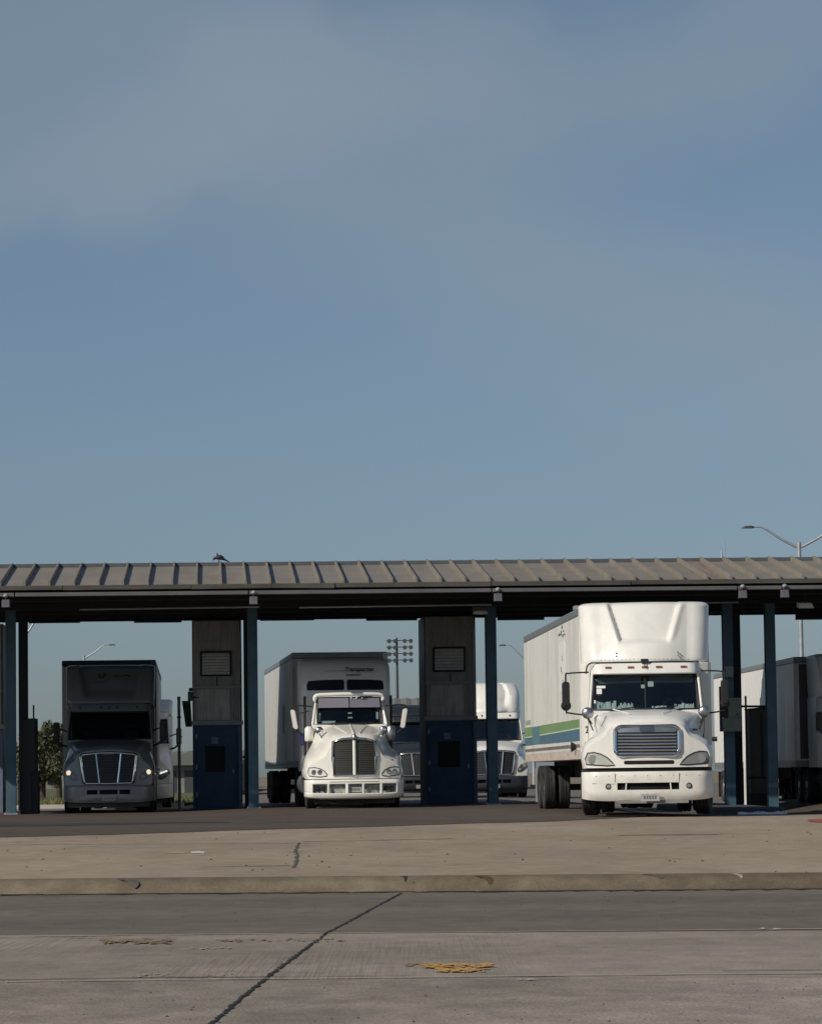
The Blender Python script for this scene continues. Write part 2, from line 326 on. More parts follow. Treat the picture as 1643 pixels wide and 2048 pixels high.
# ------------------------------------------------------------------ mesh builder
class MB:
    def __init__(s): s.v = []; s.f = []
    def add(s, verts, faces):
        o = len(s.v); s.v += [tuple(v) for v in verts]; s.f += [tuple(i + o for i in f) for f in faces]; return s
    def box(s, x0, x1, y0, y1, z0, z1):
        v = [(x, y, z) for z in (z0, z1) for y in (y0, y1) for x in (x0, x1)]
        return s.add(v, [(0, 2, 3, 1), (4, 5, 7, 6), (0, 1, 5, 4), (2, 6, 7, 3), (0, 4, 6, 2), (1, 3, 7, 5)])
    def hexa(s, lo, hi):
        # lo, hi: 4 points each (ccw seen from above)
        return s.add(list(lo) + list(hi), [(3, 2, 1, 0), (4, 5, 6, 7), (0, 1, 5, 4), (1, 2, 6, 5), (2, 3, 7, 6), (3, 0, 4, 7)])
    def grid(s, rows, closed=False, flip=False):
        o = len(s.v); n = len(rows[0])
        for r in rows: s.v += [tuple(p) for p in r]
        for i in range(len(rows) - 1):
            for j in range(n if closed else n - 1):
                a, b, c, d = o + i * n + j, o + i * n + (j + 1) % n, o + (i + 1) * n + (j + 1) % n, o + (i + 1) * n + j
                s.f.append((d, c, b, a) if flip else (a, b, c, d))
        return s
    def cap(s, ring, flip=False):
        o = len(s.v); s.v += [tuple(p) for p in ring]
        f = tuple(range(o, o + len(ring))); s.f.append(f[::-1] if flip else f); return s
    def loft(s, rings, flip=False):
        s.grid(rings, True, flip); s.cap(rings[0], not flip); s.cap(rings[-1], flip); return s
    def tube(s, path, r, n=8, closed=False):
        path = [Vector(p) for p in path]; rings = []
        k = len(path)
        for i, p in enumerate(path):
            a = path[(i - 1) % k] if (closed or i > 0) else p
            b = path[(i + 1) % k] if (closed or i < k - 1) else p
            t = (b - a).normalized()
            up = Vector((0, 0, 1)) if abs(t.z) < 0.9 else Vector((0, 1, 0))
            u = t.cross(up).normalized(); w = u.cross(t)
            rr = r[i] if isinstance(r, list) else r      # a list gives a radius per point, a tuple an oval section
            ru, rw = rr if isinstance(rr, tuple) else (rr, rr)
            rings.append([p + u * math.cos(2 * math.pi * j / n) * ru + w * math.sin(2 * math.pi * j / n) * rw for j in range(n)])
        if closed:
            rings.append(rings[0]); s.grid(rings, True)
        else: s.loft(rings)
        return s
    def lathe_x(s, prof, c, n=28):
        # prof: (dx, r) pairs, axis along X
        rings = [[(c[0] + dx, c[1] + r * math.cos(2 * math.pi * j / n), c[2] + r * math.sin(2 * math.pi * j / n)) for j in range(n)] for dx, r in prof]
        return s.loft(rings)
    def lathe_z(s, prof, c, n=20):
        rings = [[(c[0] + r * math.cos(2 * math.pi * j / n), c[1] + r * math.sin(2 * math.pi * j / n), c[2] + dz) for j in range(n)] for dz, r in prof]
        return s.loft(rings)
    def lathe_y(s, prof, c, n=20):
        rings = [[(c[0] + r * math.cos(2 * math.pi * j / n), c[1] + dy, c[2] + r * math.sin(2 * math.pi * j / n)) for j in range(n)] for dy, r in prof]
        return s.loft(rings)
    def patch(s, poly, yf, off=0.004, thick=0.03):
        # poly of (x, z) laid on a front surface y = yf(x, z), facing -Y
        P = []
        for (xa, za), (xb, zb) in zip(poly, poly[1:] + poly[:1]):      # short edges, so that the patch follows the curve
            k = max(1, int(math.hypot(xb - xa, zb - za) / 0.07))
            P += [(xa + (xb - xa) * i / k, za + (zb - za) * i / k) for i in range(k)]
        cx = sum(p[0] for p in P) / len(P); cz = sum(p[1] for p in P) / len(P)
        ext = max(math.hypot(x - cx, z - cz) for x, z in P); m = max(1, min(8, int(ext / 0.08)))
        rows = [[(x, yf(x, z) - off + thick, z) for x, z in P]]
        for q in range(m + 1):
            t = 1 - q / (m + 0.5)
            rows.append([(cx + (x - cx) * t, yf(cx + (x - cx) * t, cz + (z - cz) * t) - off, cz + (z - cz) * t) for x, z in P])
        s.grid(rows, True)
        n = len(P); o = len(s.v) - n; s.v.append((cx, yf(cx, cz) - off, cz)); c = o + n
        for i in range(n): s.f.append((o + i, o + (i + 1) % n, c))
        return s
    def build(s, name, m, parent=None, smooth=None, bevel=0.0, solid=0.0, sub=0):
        me = bpy.data.meshes.new(name); me.from_pydata(s.v, [], s.f); me.update()
        bm = bmesh.new(); bm.from_mesh(me)
        bmesh.ops.remove_doubles(bm, verts=bm.verts, dist=0.0004)
        bmesh.ops.recalc_face_normals(bm, faces=bm.faces)
        bm.to_mesh(me); bm.free()
        me.materials.append(m)
        o = bpy.data.objects.new(name, me); COL.objects.link(o)
        if parent: o.parent = parent
        if smooth is not None:
            me.shade_smooth()
            me.set_sharp_from_angle(angle=R(smooth))
        if solid:
            md = o.modifiers.new("solid", 'SOLIDIFY'); md.thickness = solid; md.offset = 0
        if bevel:
            md = o.modifiers.new("bevel", 'BEVEL'); md.width = bevel; md.segments = 2; md.limit_method = 'ANGLE'; md.angle_limit = R(40)
        return o

def build_each(b, name, m, parent, **kw):
    """every unconnected piece of b becomes an object of its own"""
    root = list(range(len(b.v)))
    def find(i):
        while root[i] != i: root[i] = root[root[i]]; i = root[i]
        return i
    for f in b.f:
        for i in f[1:]: root[find(i)] = find(f[0])
    key = {}
    for i, v in enumerate(b.v):           # points at one spot belong together
        k = (round(v[0], 4), round(v[1], 4), round(v[2], 4))
        if k in key: root[find(i)] = find(key[k])
        else: key[k] = i
    isl = {}
    for f in b.f: isl.setdefault(find(f[0]), []).append(f)
    out = []
    for fs in isl.values():
        ids = sorted({i for f in fs for i in f}); mp = {i: n for n, i in enumerate(ids)}
        q = MB(); q.v = [b.v[i] for i in ids]; q.f = [tuple(mp[i] for i in f) for f in fs]
        out.append(q.build(name, m, parent, **kw))
    return out

def empty(name, loc, rz=0.0):
    e = bpy.data.objects.new(name, None); COL.objects.link(e)
    e.location = loc; e.rotation_euler = (0, 0, rz); e.empty_display_size = 0.3
    return e
def tag(o, label=None, cat=None, group=None, kind=None):
    if label: o["label"] = label
    if cat: o["category"] = cat
    if group: o["group"] = group
    if kind: o["kind"] = kind
    return o
def children(o): return [c for c in list(COL.objects) if c.parent == o]
def copy_tree(o, parent=None):
    c = o.copy(); COL.objects.link(c)
    if parent: c.parent = parent
    for ch in children(o): copy_tree(ch, c)
    return c
def text_obj(name, body, size, m, parent, loc, shear=0.0, bold=0.0, depth=0.004, rot=(R(90), 0, 0), space=1.0):
    cu = bpy.data.curves.new(name, 'FONT'); cu.body = body; cu.size = size; cu.shear = shear; cu.offset = bold; cu.extrude = depth
    cu.align_x = 'CENTER'; cu.align_y = 'CENTER'; cu.space_character = space
    t = bpy.data.objects.new(name + "_curve", cu); COL.objects.link(t)
    dg = bpy.context.evaluated_depsgraph_get(); dg.update()
    me = bpy.data.meshes.new_from_object(t.evaluated_get(dg))
    me.name = name; me.materials.clear(); me.materials.append(m)
    bpy.data.objects.remove(t); bpy.data.curves.remove(cu)
    o = bpy.data.objects.new(name, me); COL.objects.link(o); o.parent = parent; o.location = loc; o.rotation_euler = rot
    return o
def rrect(x0, x1, z0, z1, r, n=4):
    out = []
    for cx, cz, a0 in ((x1 - r, z1 - r, 0), (x0 + r, z1 - r, 90), (x0 + r, z0 + r, 180), (x1 - r, z0 + r, 270)):
        for k in range(n + 1):
            a = R(a0 + 90 * k / n); out.append((cx + r * math.cos(a), cz + r * math.sin(a)))
    return out[::-1]
def mir(poly): return [(-x, z) for x, z in poly][::-1]
def catmull(pts, k=4):
    P = [Vector(p) for p in pts]; out = []
    for i in range(len(P) - 1):
        p0, p1, p2, p3 = P[max(i - 1, 0)], P[i], P[i + 1], P[min(i + 2, len(P) - 1)]
        for j in range(k):
            t = j / k
            out.append(0.5 * ((2 * p1) + (p2 - p0) * t + (2 * p0 - 5 * p1 + 4 * p2 - p3) * t * t + (3 * p1 - p0 - 3 * p2 + p3) * t ** 3))
    out.append(P[-1]); return out

# ================================================================== SETTING
# kerb line from the photograph, on the road level
ROAD_Z = -0.125
kL, kR = gp(0, 1790, ROAD_Z), gp(1643, 1778, ROAD_Z)
kdir = Vector((kR.x - kL.x, kR.y - kL.y, 0)).normalized()
kang = math.atan2(kdir.y, kdir.x)
k0 = Vector(((kL.x + kR.x) / 2, (kL.y + kR.y) / 2, 0))
road_root = lambda u, v: (k0.x + kdir.x * u - kdir.y * v, k0.y + kdir.y * u + kdir.x * v)   # u along kerb, v towards the canopy

def ground_sheet(name, m, pts, z):
    b = MB(); b.add([(x, y, z) for x, y in pts], [tuple(range(len(pts)))]); o = b.build(name, m); tag(o, kind="structure"); return o
ground_sheet("ground", DIRT, [(-2500, -400), (2500, -400), (2500, 5000), (-2500, 5000)], -0.55)

def slab(name, v0, v1, m, z):
    b = MB(); n = 40
    lo = [(*road_root(-45 + 90 * i / n, v0), z) for i in range(n + 1)]; hi = [(*road_root(-45 + 90 * i / n, v1), z) for i in range(n + 1)]
    b.grid([lo, hi]); return tag(b.build(name, m), kind="structure")
dv = lambda px, py: (gp(px, py, ROAD_Z).y - k0.y)
V_A, V_B = -(k0.y - gp(821, 1865, ROAD_Z).y), -(k0.y - gp(821, 1955, ROAD_Z).y)
slab("road_slab", V_A, 0.06, C_LANE, ROAD_Z)
slab("road_slab", V_B, V_A, C_TINE, ROAD_Z)
slab("road_slab", -34, V_B, C_NEAR, ROAD_Z)

# kerb: profile swept along its line
KPROF = [(0.0, ROAD_Z - 0.05), (0.0, ROAD_Z + 0.002), (0.012, ROAD_Z + 0.03), (0.028, ROAD_Z + 0.06), (0.052, ROAD_Z + 0.088), (0.09, -0.018), (0.14, -0.008), (0.20, -0.003), (0.30, 0.0)]
b = MB(); rows = []; KN = 900
wob = [0.0] * (KN + 1)
for i in range(1, KN + 1): wob[i] = wob[i - 1] * 0.9 + random.gauss(0, 0.0022)
for q, (v, z) in enumerate(KPROF):
    amp = (0, 0.4, 1, 1.3, 1.6, 1.6, 1, 0.5, 0)[q]
    rows.append([(*road_root(-45 + 90 * i / KN, v + amp * (wob[i] + random.gauss(0, 0.0012))), z - amp * abs(wob[(i * 7) % KN]) * 0.6) for i in range(KN + 1)])
b.grid(rows); tag(b.build("kerb", C_KERB, smooth=70), kind="structure")
def kerb_surf(u, s, off=0.003):
    # s 0..1 up the kerb face
    t = s * (len(KPROF) - 3) + 1; i = min(int(t), len(KPROF) - 2); f = t - i
    v = KPROF[i][0] * (1 - f) + KPROF[i + 1][0] * f; z = KPROF[i][1] * (1 - f) + KPROF[i + 1][1] * f
    x, y = road_root(u, v - off * 0.8); return (x, y, z + off * 0.6)

# apron / sidewalk concrete and the asphalt lot, heights follow ground_z
def height_grid(name, m, x0, x1, y_lo, y_hi, nx, ny, dz):
    b = MB(); rows = []
    for j in range(ny + 1):
        row = []
        for i in range(nx + 1):
            x = x0 + (x1 - x0) * i / nx
            ya, yb = y_lo(x), y_hi(x)
            y = ya + (yb - ya) * (j / ny)
            row.append((x, y, ground_z(x, y) + dz))
        rows.append(row)
    b.grid(rows); return tag(b.build(name, m, smooth=60), kind="structure")
kerb_y = lambda x: k0.y + (x - k0.x) * kdir.y / kdir.x
e1, e2, e3, e4 = gp(0, 1677, -0.005), gp(600, 1658, 0), gp(1080, 1644, 0), gp(1643, 1632, -0.08)
EDGE = [(-60, e1.y - 6), (e1.x, e1.y), (e2.x, e2.y), (e3.x, e3.y), (e4.x, e4.y + 3), (60, e4.y + 18)]
def asph_edge(x):
    for (xa, ya), (xb, yb) in zip(EDGE, EDGE[1:]):
        if xa <= x <= xb:
            return ya + (yb - ya) * (x - xa) / (xb - xa) + 0.25 * math.sin(x * 1.9) + 0.12 * math.sin(x * 6.1 + 1)
    return EDGE[0][1] if x < 0 else EDGE[-1][1]
height_grid("sidewalk_apron", C_APRON, -45, 45, lambda x: kerb_y(x) + 0.29, lambda x: asph_edge(x) + 1.5, 180, 24, 0.0)
height_grid("asphalt_ground", ASPH, -45, 45, asph_edge, lambda x: 100.0, 180, 40, 0.006)
height_grid("rear_ground", LOT, -90, 90, lambda x: 99.0, lambda x: 260.0, 60, 30, 0.0)
# far left grass with a kerb line in front
gx0, gx1 = pt(-400, 1600, 108).x, pt(372, 1600, 108).x
b = MB(); b.grid([[(gx0, 107, ground_z(gx0, 107) + 0.10), (gx1, 107, ground_z(gx1, 107) + 0.10)], [(gx0 - 10, 240, 0.10), (gx1 - 3, 240, 0.10)]])
tag(b.build("grass_ground", mat("grass_soil", (0.10, 0.10, 0.04), 0.9, var=0.3, scale=0.8)), kind="structure")
b = MB(); b.box(gx0, gx1, 106.7, 107.0, -0.3, 0.03); tag(b.build("kerb", mat("pale_far_kerb", (0.45, 0.43, 0.38), 0.8)), kind="structure")
b = MB()
for i in range(5200):
    x = random.uniform(gx0, gx1); y = 107.1 + 26 * random.random() ** 1.6
    h = random.uniform(0.05, 0.16); a = random.uniform(0, math.pi); w = 0.02
    dx, dy = math.cos(a) * w, math.sin(a) * w; lx, ly = random.uniform(-0.05, 0.05), random.uniform(-0.05, 0.05)
    z = 0.01
    b.add([(x - dx, y - dy, z), (x + dx, y + dy, z), (x + lx, y + ly, z + h)], [(0, 1, 2)])
tag(b.build("grass", GRASSM), "short dry green grass beyond the canopy", kind="stuff")

# road joints, cracks and paint
def ribbon(name, m, pts, w, z=ROAD_Z + 0.004, jag=0.3, step=0.12):
    b = MB(); L, Rr = [], []
    P = [Vector((p[0], p[1], 0)) for p in pts]; res = []
    for a, c in zip(P, P[1:]):
        k = max(2, int((c - a).length / step))
        res += [a.lerp(c, i / k) for i in range(k)]
    res.append(P[-1])
    for i, p in enumerate(res):
        t = (res[min(i + 1, len(res) - 1)] - res[max(i - 1, 0)]).normalized(); nrm = Vector((-t.y, t.x, 0))
        wa = w * (1 + random.uniform(-jag, jag)) / 2; wb = w * (1 + random.uniform(-jag, jag)) / 2
        sh = nrm * random.uniform(-1, 1) * w * jag * 0.5
        q1, q2 = p + nrm * wa + sh, p - nrm * wb + sh
        zz = z if not callable(z) else z(p.x, p.y)
        L.append((q1.x, q1.y, zz)); Rr.append((q2.x, q2.y, zz))
    b.grid([L, Rr]); return tag(b.build(name, m), kind="structure")
g2 = lambda px, py, z=ROAD_Z: (gp(px, py, z).x, gp(px, py, z).y)
ribbon("road_joint_line", CRACK, [g2(802, 1787), g2(652, 1868), g2(540, 1951), g2(425, 2046), g2(330, 2130)], 0.020, jag=0.75, step=0.05)
ribbon("road_joint_line", CRACK, [g2(-40, 1962), g2(140, 1959), g2(280, 1957), g2(540, 1955)], 0.035, jag=0.7)
ribbon("road_joint_line", SCUFF, [g2(540, 1955), g2(820, 1953)], 0.016, jag=0.9)
ribbon("road_joint_line", PALE, [g2(10, 1966), g2(300, 1962), g2(820, 1957), g2(1250, 1952), g2(1700, 1948)], 0.035, z=ROAD_Z + 0.007, jag=0.7)
ribbon("road_joint_line", PALE, [g2(-40, 1876), g2(160, 1873), g2(400, 1870), g2(850, 1866), g2(1300, 1862), g2(1700, 1858)], 0.05, z=ROAD_Z + 0.004, jag=0.8)
ribbon("road_joint_line", SCUFF, [g2(-40, 1880), g2(240, 1877)], 0.02, z=ROAD_Z + 0.008, jag=0.9)
ribbon("road_joint_line", SCUFF, [g2(1445, 1943), g2(1640, 1941)], 0.025, z=ROAD_Z + 0.005, jag=0.9)
ribbon("road_joint_line", CRACK, [tuple(road_root(-22, -0.09)), tuple(road_root(22, -0.09))], 0.24, jag=0.85, step=0.07)
def blob(name, m, px0, px1, py0, py1, z=ROAD_Z + 0.006, n=26, rough=0.3):
    c = []
    for i in range(n):
        a = 2 * math.pi * i / n; k = 1 + random.uniform(-rough, rough)
        ca, sa = math.cos(a), math.sin(a)
        ca = math.copysign(abs(ca) ** 0.6, ca); sa = math.copysign(abs(sa) ** 0.6, sa)
        p = gp((px0 + px1) / 2 + (px1 - px0) / 2 * ca * (1 - abs(random.uniform(0, rough * 0.3))), (py0 + py1) / 2 + (py1 - py0) / 2 * sa * k, z if not callable(z) else 0)
        c.append((p.x, p.y, z if not callable(z) else z(p.x, p.y)))
    b = MB(); b.cap(c); return tag(b.build(name, m), kind="structure")
def worn_paint(name, m, px0, px1, py0, py1, count, z=ROAD_Z + 0.006, sx=9, sy=1.3):
    # flakes of paint left between bare patches
    b = MB(); s_ = 0
    holes = [(random.uniform(px0, px1), random.uniform(py0, py1), random.uniform(3, 9)) for _ in range(max(2, int((px1 - px0) / 22)))]
    for _ in range(count):
        cx, cy = random.uniform(px0, px1), random.gauss((py0 + py1) / 2, (py1 - py0) / 4.2)
        if not py0 <= cy <= py1 or any(abs(cx - hx) < hr and abs(cy - hy) < 1.6 for hx, hy, hr in holes): continue
        k = random.randint(5, 8); a0 = random.uniform(0, 6); fx, fy = random.uniform(.25, 1) * sx, random.uniform(.3, 1) * sy
        s_ += 1
        ring = [gp(cx + fx * math.cos(a0 + 2 * math.pi * j / k) * random.uniform(.5, 1.1), cy + fy * math.sin(a0 + 2 * math.pi * j / k) * random.uniform(.5, 1.1), z) for j in range(k)]
        b.cap([(p.x, p.y, z + s_ * 2e-5) for p in ring])
    return tag(b.build(name, m), kind="structure")
worn_paint("road_marking", YELLOW_F, 205, 345, 1876, 1888, 170, sx=13)
worn_paint("road_marking", YELLOW, 845, 982, 1927, 1936, 230, sx=13)
worn_paint("road_marking", YELLOW, 870, 975, 1936, 1944, 130, sx=12)
worn_paint("road_marking", YELLOW_F, 815, 900, 1926, 1933, 80, z=ROAD_Z + 0.003)
worn_paint("road_marking", YELLOW_F, 440, 690, 1876, 1884, 60)
for bx in [(275, 335, 1945, 1957), (405, 470, 1944, 1957), (375, 460, 1893, 1898), (430, 530, 1876, 1880)]:
    worn_paint("road_marking", PALE, *bx, 22, sx=7, sy=1.0)
for bx in [(1034, 1082, 1957, 1961), (1520, 1560, 1856, 1860)]:
    worn_paint("road_marking", WHITE_F, *bx, 22, sx=8, sy=.8)
blob("pavement_marking", WHITE_F, 381, 410, 1702.5, 1707, z=0.004)
blob("pavement_marking", PALE, 328, 381, 1704, 1706, z=0.004)
blob("pavement_marking", RED_F, 1612, 1700, 1638, 1646, z=lambda x, y: ground_z(x, y) + 0.008, rough=0.3)
b = MB()  # long cast shadow streak, painted as a dark tapering strip on the asphalt
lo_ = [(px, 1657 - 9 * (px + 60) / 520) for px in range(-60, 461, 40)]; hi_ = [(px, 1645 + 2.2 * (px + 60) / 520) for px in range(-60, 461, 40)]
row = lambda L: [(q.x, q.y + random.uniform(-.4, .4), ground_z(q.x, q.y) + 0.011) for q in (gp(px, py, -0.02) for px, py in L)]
b.grid([row(lo_), row(hi_)]); tag(b.build("asphalt_shadow_strip", mat("shadow_streak_asphalt", (0.028, 0.024, 0.022), 0.9, var=0.2, scale=2)), kind="structure")
# pavement joints and grit
gz4 = lambda x, y: ground_z(x, y) + 0.004
ribbon("pavement_joint_line", SCUFF, [g2(598, 1686, 0), g2(592, 1702, 0), g2(594, 1716, 0), g2(588, 1736, 0)], 0.030, z=gz4, jag=0.9, step=0.25)
ribbon("pavement_joint_line", SCUFF, [g2(604, 1684, 0), g2(740, 1682, 0), g2(905, 1678, 0)], 0.14, z=gz4, jag=0.7, step=0.3)
ribbon("pavement_joint_line", SCUFF, [g2(400, 1735, 0), g2(580, 1732, 0)], 0.08, z=gz4, jag=0.9, step=0.3)
ribbon("pavement_joint_line", SCUFF, [g2(1240, 1671, 0), g2(1440, 1670, 0)], 0.22, z=gz4, jag=0.8, step=0.3)
ribbon("pavement_joint_line", PALE, [g2(0, 1690, 0), g2(400, 1688, 0), g2(800, 1686, 0)], 0.10, z=gz4, jag=0.9, step=0.4)
b = MB()
for i in range(260):
    px, py = random.uniform(-40, 1690), random.choice([random.uniform(1655, 1745), random.uniform(1792, 1870), random.uniform(1960, 2060)])
    z = 0.0 if py < 1760 else ROAD_Z
    p = gp(px, py, z); r = random.uniform(0.004, 0.016) * (1.3 if py < 1760 else 0.6)
    zz = ground_z(p.x, p.y) if py < 1760 else ROAD_Z
    if asph_edge(p.x) < p.y: continue
    k = 5; a0 = random.uniform(0, 6)
    ring = [(p.x + r * math.cos(a0 + 2 * math.pi * j / k) * random.uniform(.6, 1.3), p.y + r * math.sin(a0 + 2 * math.pi * j / k), zz) for j in range(k)]
    o = len(b.v); b.v += ring + [(p.x, p.y, zz + r * 0.7)]
    for j in range(k): b.f.append((o + j, o + (j + 1) % k, o + k))
tag(b.build("gravel", mat("grit_stone", (0.06, 0.05, 0.04), 0.9, var=0.5, scale=3)), "scattered dark grit on the road and pavement", kind="stuff")
# scuffs and chips on the kerb
def kerb_mark(m, px, half, lean, s0=0.25, s1=1.0, rev=False):
    u0 = (gp(px, 1765, ROAD_Z + 0.05).x - k0.x)
    b = MB(); n = 9; A, B = [], []
    for i in range(n + 1):
        t = i / n
        s = s1 + (s0 - s1) * t
        c = u0 + lean * (math.sin(t * math.pi / 2) - 0.5)
        wd = half * (math.sin(math.pi * min(1, t * 0.8 + 0.22)) ** 0.8) * (0.55 + 0.9 * t) + 0.006
        A.append(kerb_surf(c - wd * (1.0 if t < .4 else 0.7) - (0.05 * (1 - t) ** 3), s)); B.append(kerb_surf(c + wd * 0.6, s))
    b.grid([A, B]); tag(b.build("kerb_scuff_marking", m), kind="structure")
kerb_mark(SCUFF, 276, 0.075, 0.13)
kerb_mark(SCUFF_R, 968, 0.05, 0.09)
kerb_mark(SCUFF, 1308, 0.06, 0.10, s0=0.5)
kerb_mark(PALE, 1478, 0.02, 0.05, s0=0.5)
kerb_mark(CRACK, 808, 0.010, 0.01, s0=0.45)

# ================================================================== CANOPY
TH = 0.059
CD = 86.4
C_ROOT = (0.0, CD, 0.0)
canopy = empty("inspection_canopy", C_ROOT, TH)
tag(canopy, "long low canopy with a tan ribbed metal roof on blue posts over the truck lanes", "canopy")
def bl(px, ly, py=1400):
    v = ray(px, py); k = v.x / v.y; c, s = math.cos(TH), math.sin(TH)
    return (k * (C_ROOT[1] + ly * c) + ly * s) / (c - k * s)
def to_world(lx, ly):
    c, s = math.cos(TH), math.sin(TH)
    return (lx * c - ly * s, C_ROOT[1] + lx * s + ly * c)
Z_E = pt(821, 1164.5, CD).z            # roof edge
RUN, SL = 5.4, 0.149
Z_R = Z_E + RUN * SL
X0, X1 = -16.0, 16.0
b = MB()
b.add([(X0, 0, Z_E), (X1, 0, Z_E), (X1, RUN, Z_R), (X0, RUN, Z_R), (X1, 2 * RUN, Z_E), (X0, 2 * RUN, Z_E)], [(0, 1, 2, 3), (3, 2, 4, 5)])
b.add([(X0, 0.02, Z_E - 0.06), (X1, 0.02, Z_E - 0.06), (X1, 2 * RUN - 0.02, Z_E - 0.06), (X0, 2 * RUN - 0.02, Z_E - 0.06)], [(3, 2, 1, 0)])
x = bl(49, 0, 1165) - 0.62 * 14
def rib(b, x, y0, y1, z0, z1, w=0.032, h=0.12):
    for (ya, za, yb, zb) in ((y0, z0, y1, z1),):
        pr = [(-w, 0.0), (-w * 0.6, h), (w * 0.6, h), (w, 0.0)]
        r0 = [(x + dx, ya, za + dz + 0.001) for dx, dz in pr]; r1 = [(x + dx, yb, zb + dz + 0.001) for dx, dz in pr]
        b.loft([r0, r1])
while x < X1:
    if x > X0 + 0.1 and not (bl(1425, 0, 1165) < x < bl(1452, 0, 1165)):
        rib(b, x, -0.03, RUN - 0.04, Z_E - 0.004, Z_R - 0.006); rib(b, x, RUN + 0.04, 2 * RUN, Z_R - 0.006, Z_E)
    x += 0.62
b.build("roof", ROOF, canopy)
xr = bl(1455, 0, 1165)
b = MB(); b.add([(xr - 0.62, 0.02, Z_E + 0.008), (xr, 0.02, Z_E + 0.008), (xr, RUN - 0.15, Z_R - 0.015), (xr - 0.62, RUN - 0.15, Z_R - 0.015)], [(0, 1, 2, 3)])
o = b.build("roof_sheet", RUST, canopy); tag(o, "rust streaked roof sheet with its rib missing")
b = MB(); b.hexa([(X0, RUN - 0.17, Z_R - 0.02), (X1, RUN - 0.17, Z_R - 0.02), (X1, RUN + 0.17, Z_R - 0.02), (X0, RUN + 0.17, Z_R - 0.02)],
                 [(X0, RUN - 0.03, Z_R + 0.085), (X1, RUN - 0.03, Z_R + 0.085), (X1, RUN + 0.03, Z_R + 0.085), (X0, RUN + 0.03, Z_R + 0.085)])
b.build("ridge_cap", mat("ridge_cap_grey", (0.07, 0.075, 0.078), 0.6, var=0.1), canopy)
zf = lambda py, d=CD: pt(821, py, d).z
b = MB()      # fascia in lengths, one of them slightly sagging, as in the photo
xs = [X0, bl(128, 0), bl(385, 0), bl(545, 0), bl(672, 0), bl(985, 0), bl(1265, 0), X1]
for i in range(len(xs) - 1):
    j0, j1 = random.uniform(-0.012, 0.012), random.uniform(-0.012, 0.012)
    a, c = xs[i], xs[i + 1] - 0.012
    top, bot = Z_E - 0.012, zf(1174.5)
    b.hexa([(a, -0.10 + j0, bot + j0), (c, -0.10 + j1, bot + j1), (c, -0.03, bot + j1), (a, -0.03, bot + j0)],
           [(a, -0.13 + j0, top), (c, -0.13 + j1, top), (c, -0.03, top), (a, -0.03, top)])
b.build("fascia", FASCIA, canopy, bevel=0.008)
b = MB()
xs2 = [X0, bl(33, .3), bl(500, .3), bl(985, .3), bl(1476, .3), bl(1565, .3), X1]
for i in range(len(xs2) - 1):
    b.box(xs2[i], xs2[i + 1] - 0.03, -0.07, 0.10, zf(1186), zf(1178.5))
b.build("gutter", GUTTER, canopy, bevel=0.01)
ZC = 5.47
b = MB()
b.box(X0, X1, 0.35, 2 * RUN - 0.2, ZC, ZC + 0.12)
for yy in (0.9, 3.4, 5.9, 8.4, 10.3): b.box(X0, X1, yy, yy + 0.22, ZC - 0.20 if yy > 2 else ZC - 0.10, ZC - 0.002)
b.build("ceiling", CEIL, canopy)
b = MB(); b.box(X0, X1, 2 * RUN - 0.18, 2 * RUN + 0.05, pt(821, 1229, CD + 2 * RUN).z, Z_E - 0.08); b.build("rear_fascia", GUTTER, canopy)
for pa, pb in ((160, 520), (600, 985), (1180, 1480)):
    b = MB(); b.tube([(bl(pa, 1.3), 1.3, zf(1213, CD + 1.3)), (bl(pb, 1.3), 1.3, zf(1211, CD + 1.3))], 0.022, 6); b.build("conduit", GALV, canopy)
def h_post(px, ly, m, name="post", w=0.265, top=ZC - 0.1, base=True):
    lx = bl(px, ly, 1450); wx, wy = to_world(lx, ly); z0 = ground_z(wx, wy)
    b = MB(); t = 0.018
    b.box(lx - w / 2, lx + w / 2, ly - 0.14, ly - 0.14 + t, z0, top)
    b.box(lx - w / 2, lx + w / 2, ly + 0.14 - t, ly + 0.14, z0, top)
    b.box(lx - 0.012, lx + 0.012, ly - 0.14 + t, ly + 0.14 - t, z0, top)
    o = b.build(name, m, canopy, bevel=0.004)
    if base:
        q = MB(); q.box(lx - w / 2 - 0.05, lx + w / 2 + 0.05, ly - 0.2, ly + 0.2, z0, z0 + 0.03)
        for sx in (-1, 1):
            for sy in (-1, 1): q.lathe_z([(0.03, 0.014), (0.055, 0.014)], (lx + sx * (w / 2 + 0.025), ly + sy * 0.17, z0), 6)
        q.build("base_plate", GALV, o)
    return lx, z0
PY_ = 4.4
for px in (22, 506, 984, 1457, 1542): h_post(px, PY_, BLUE_POST)
for px, w in ((47, .25), (495, .19), (979, .19), (1474, .22)): h_post(px, 7.9, DARK_POST, w=w, base=False)

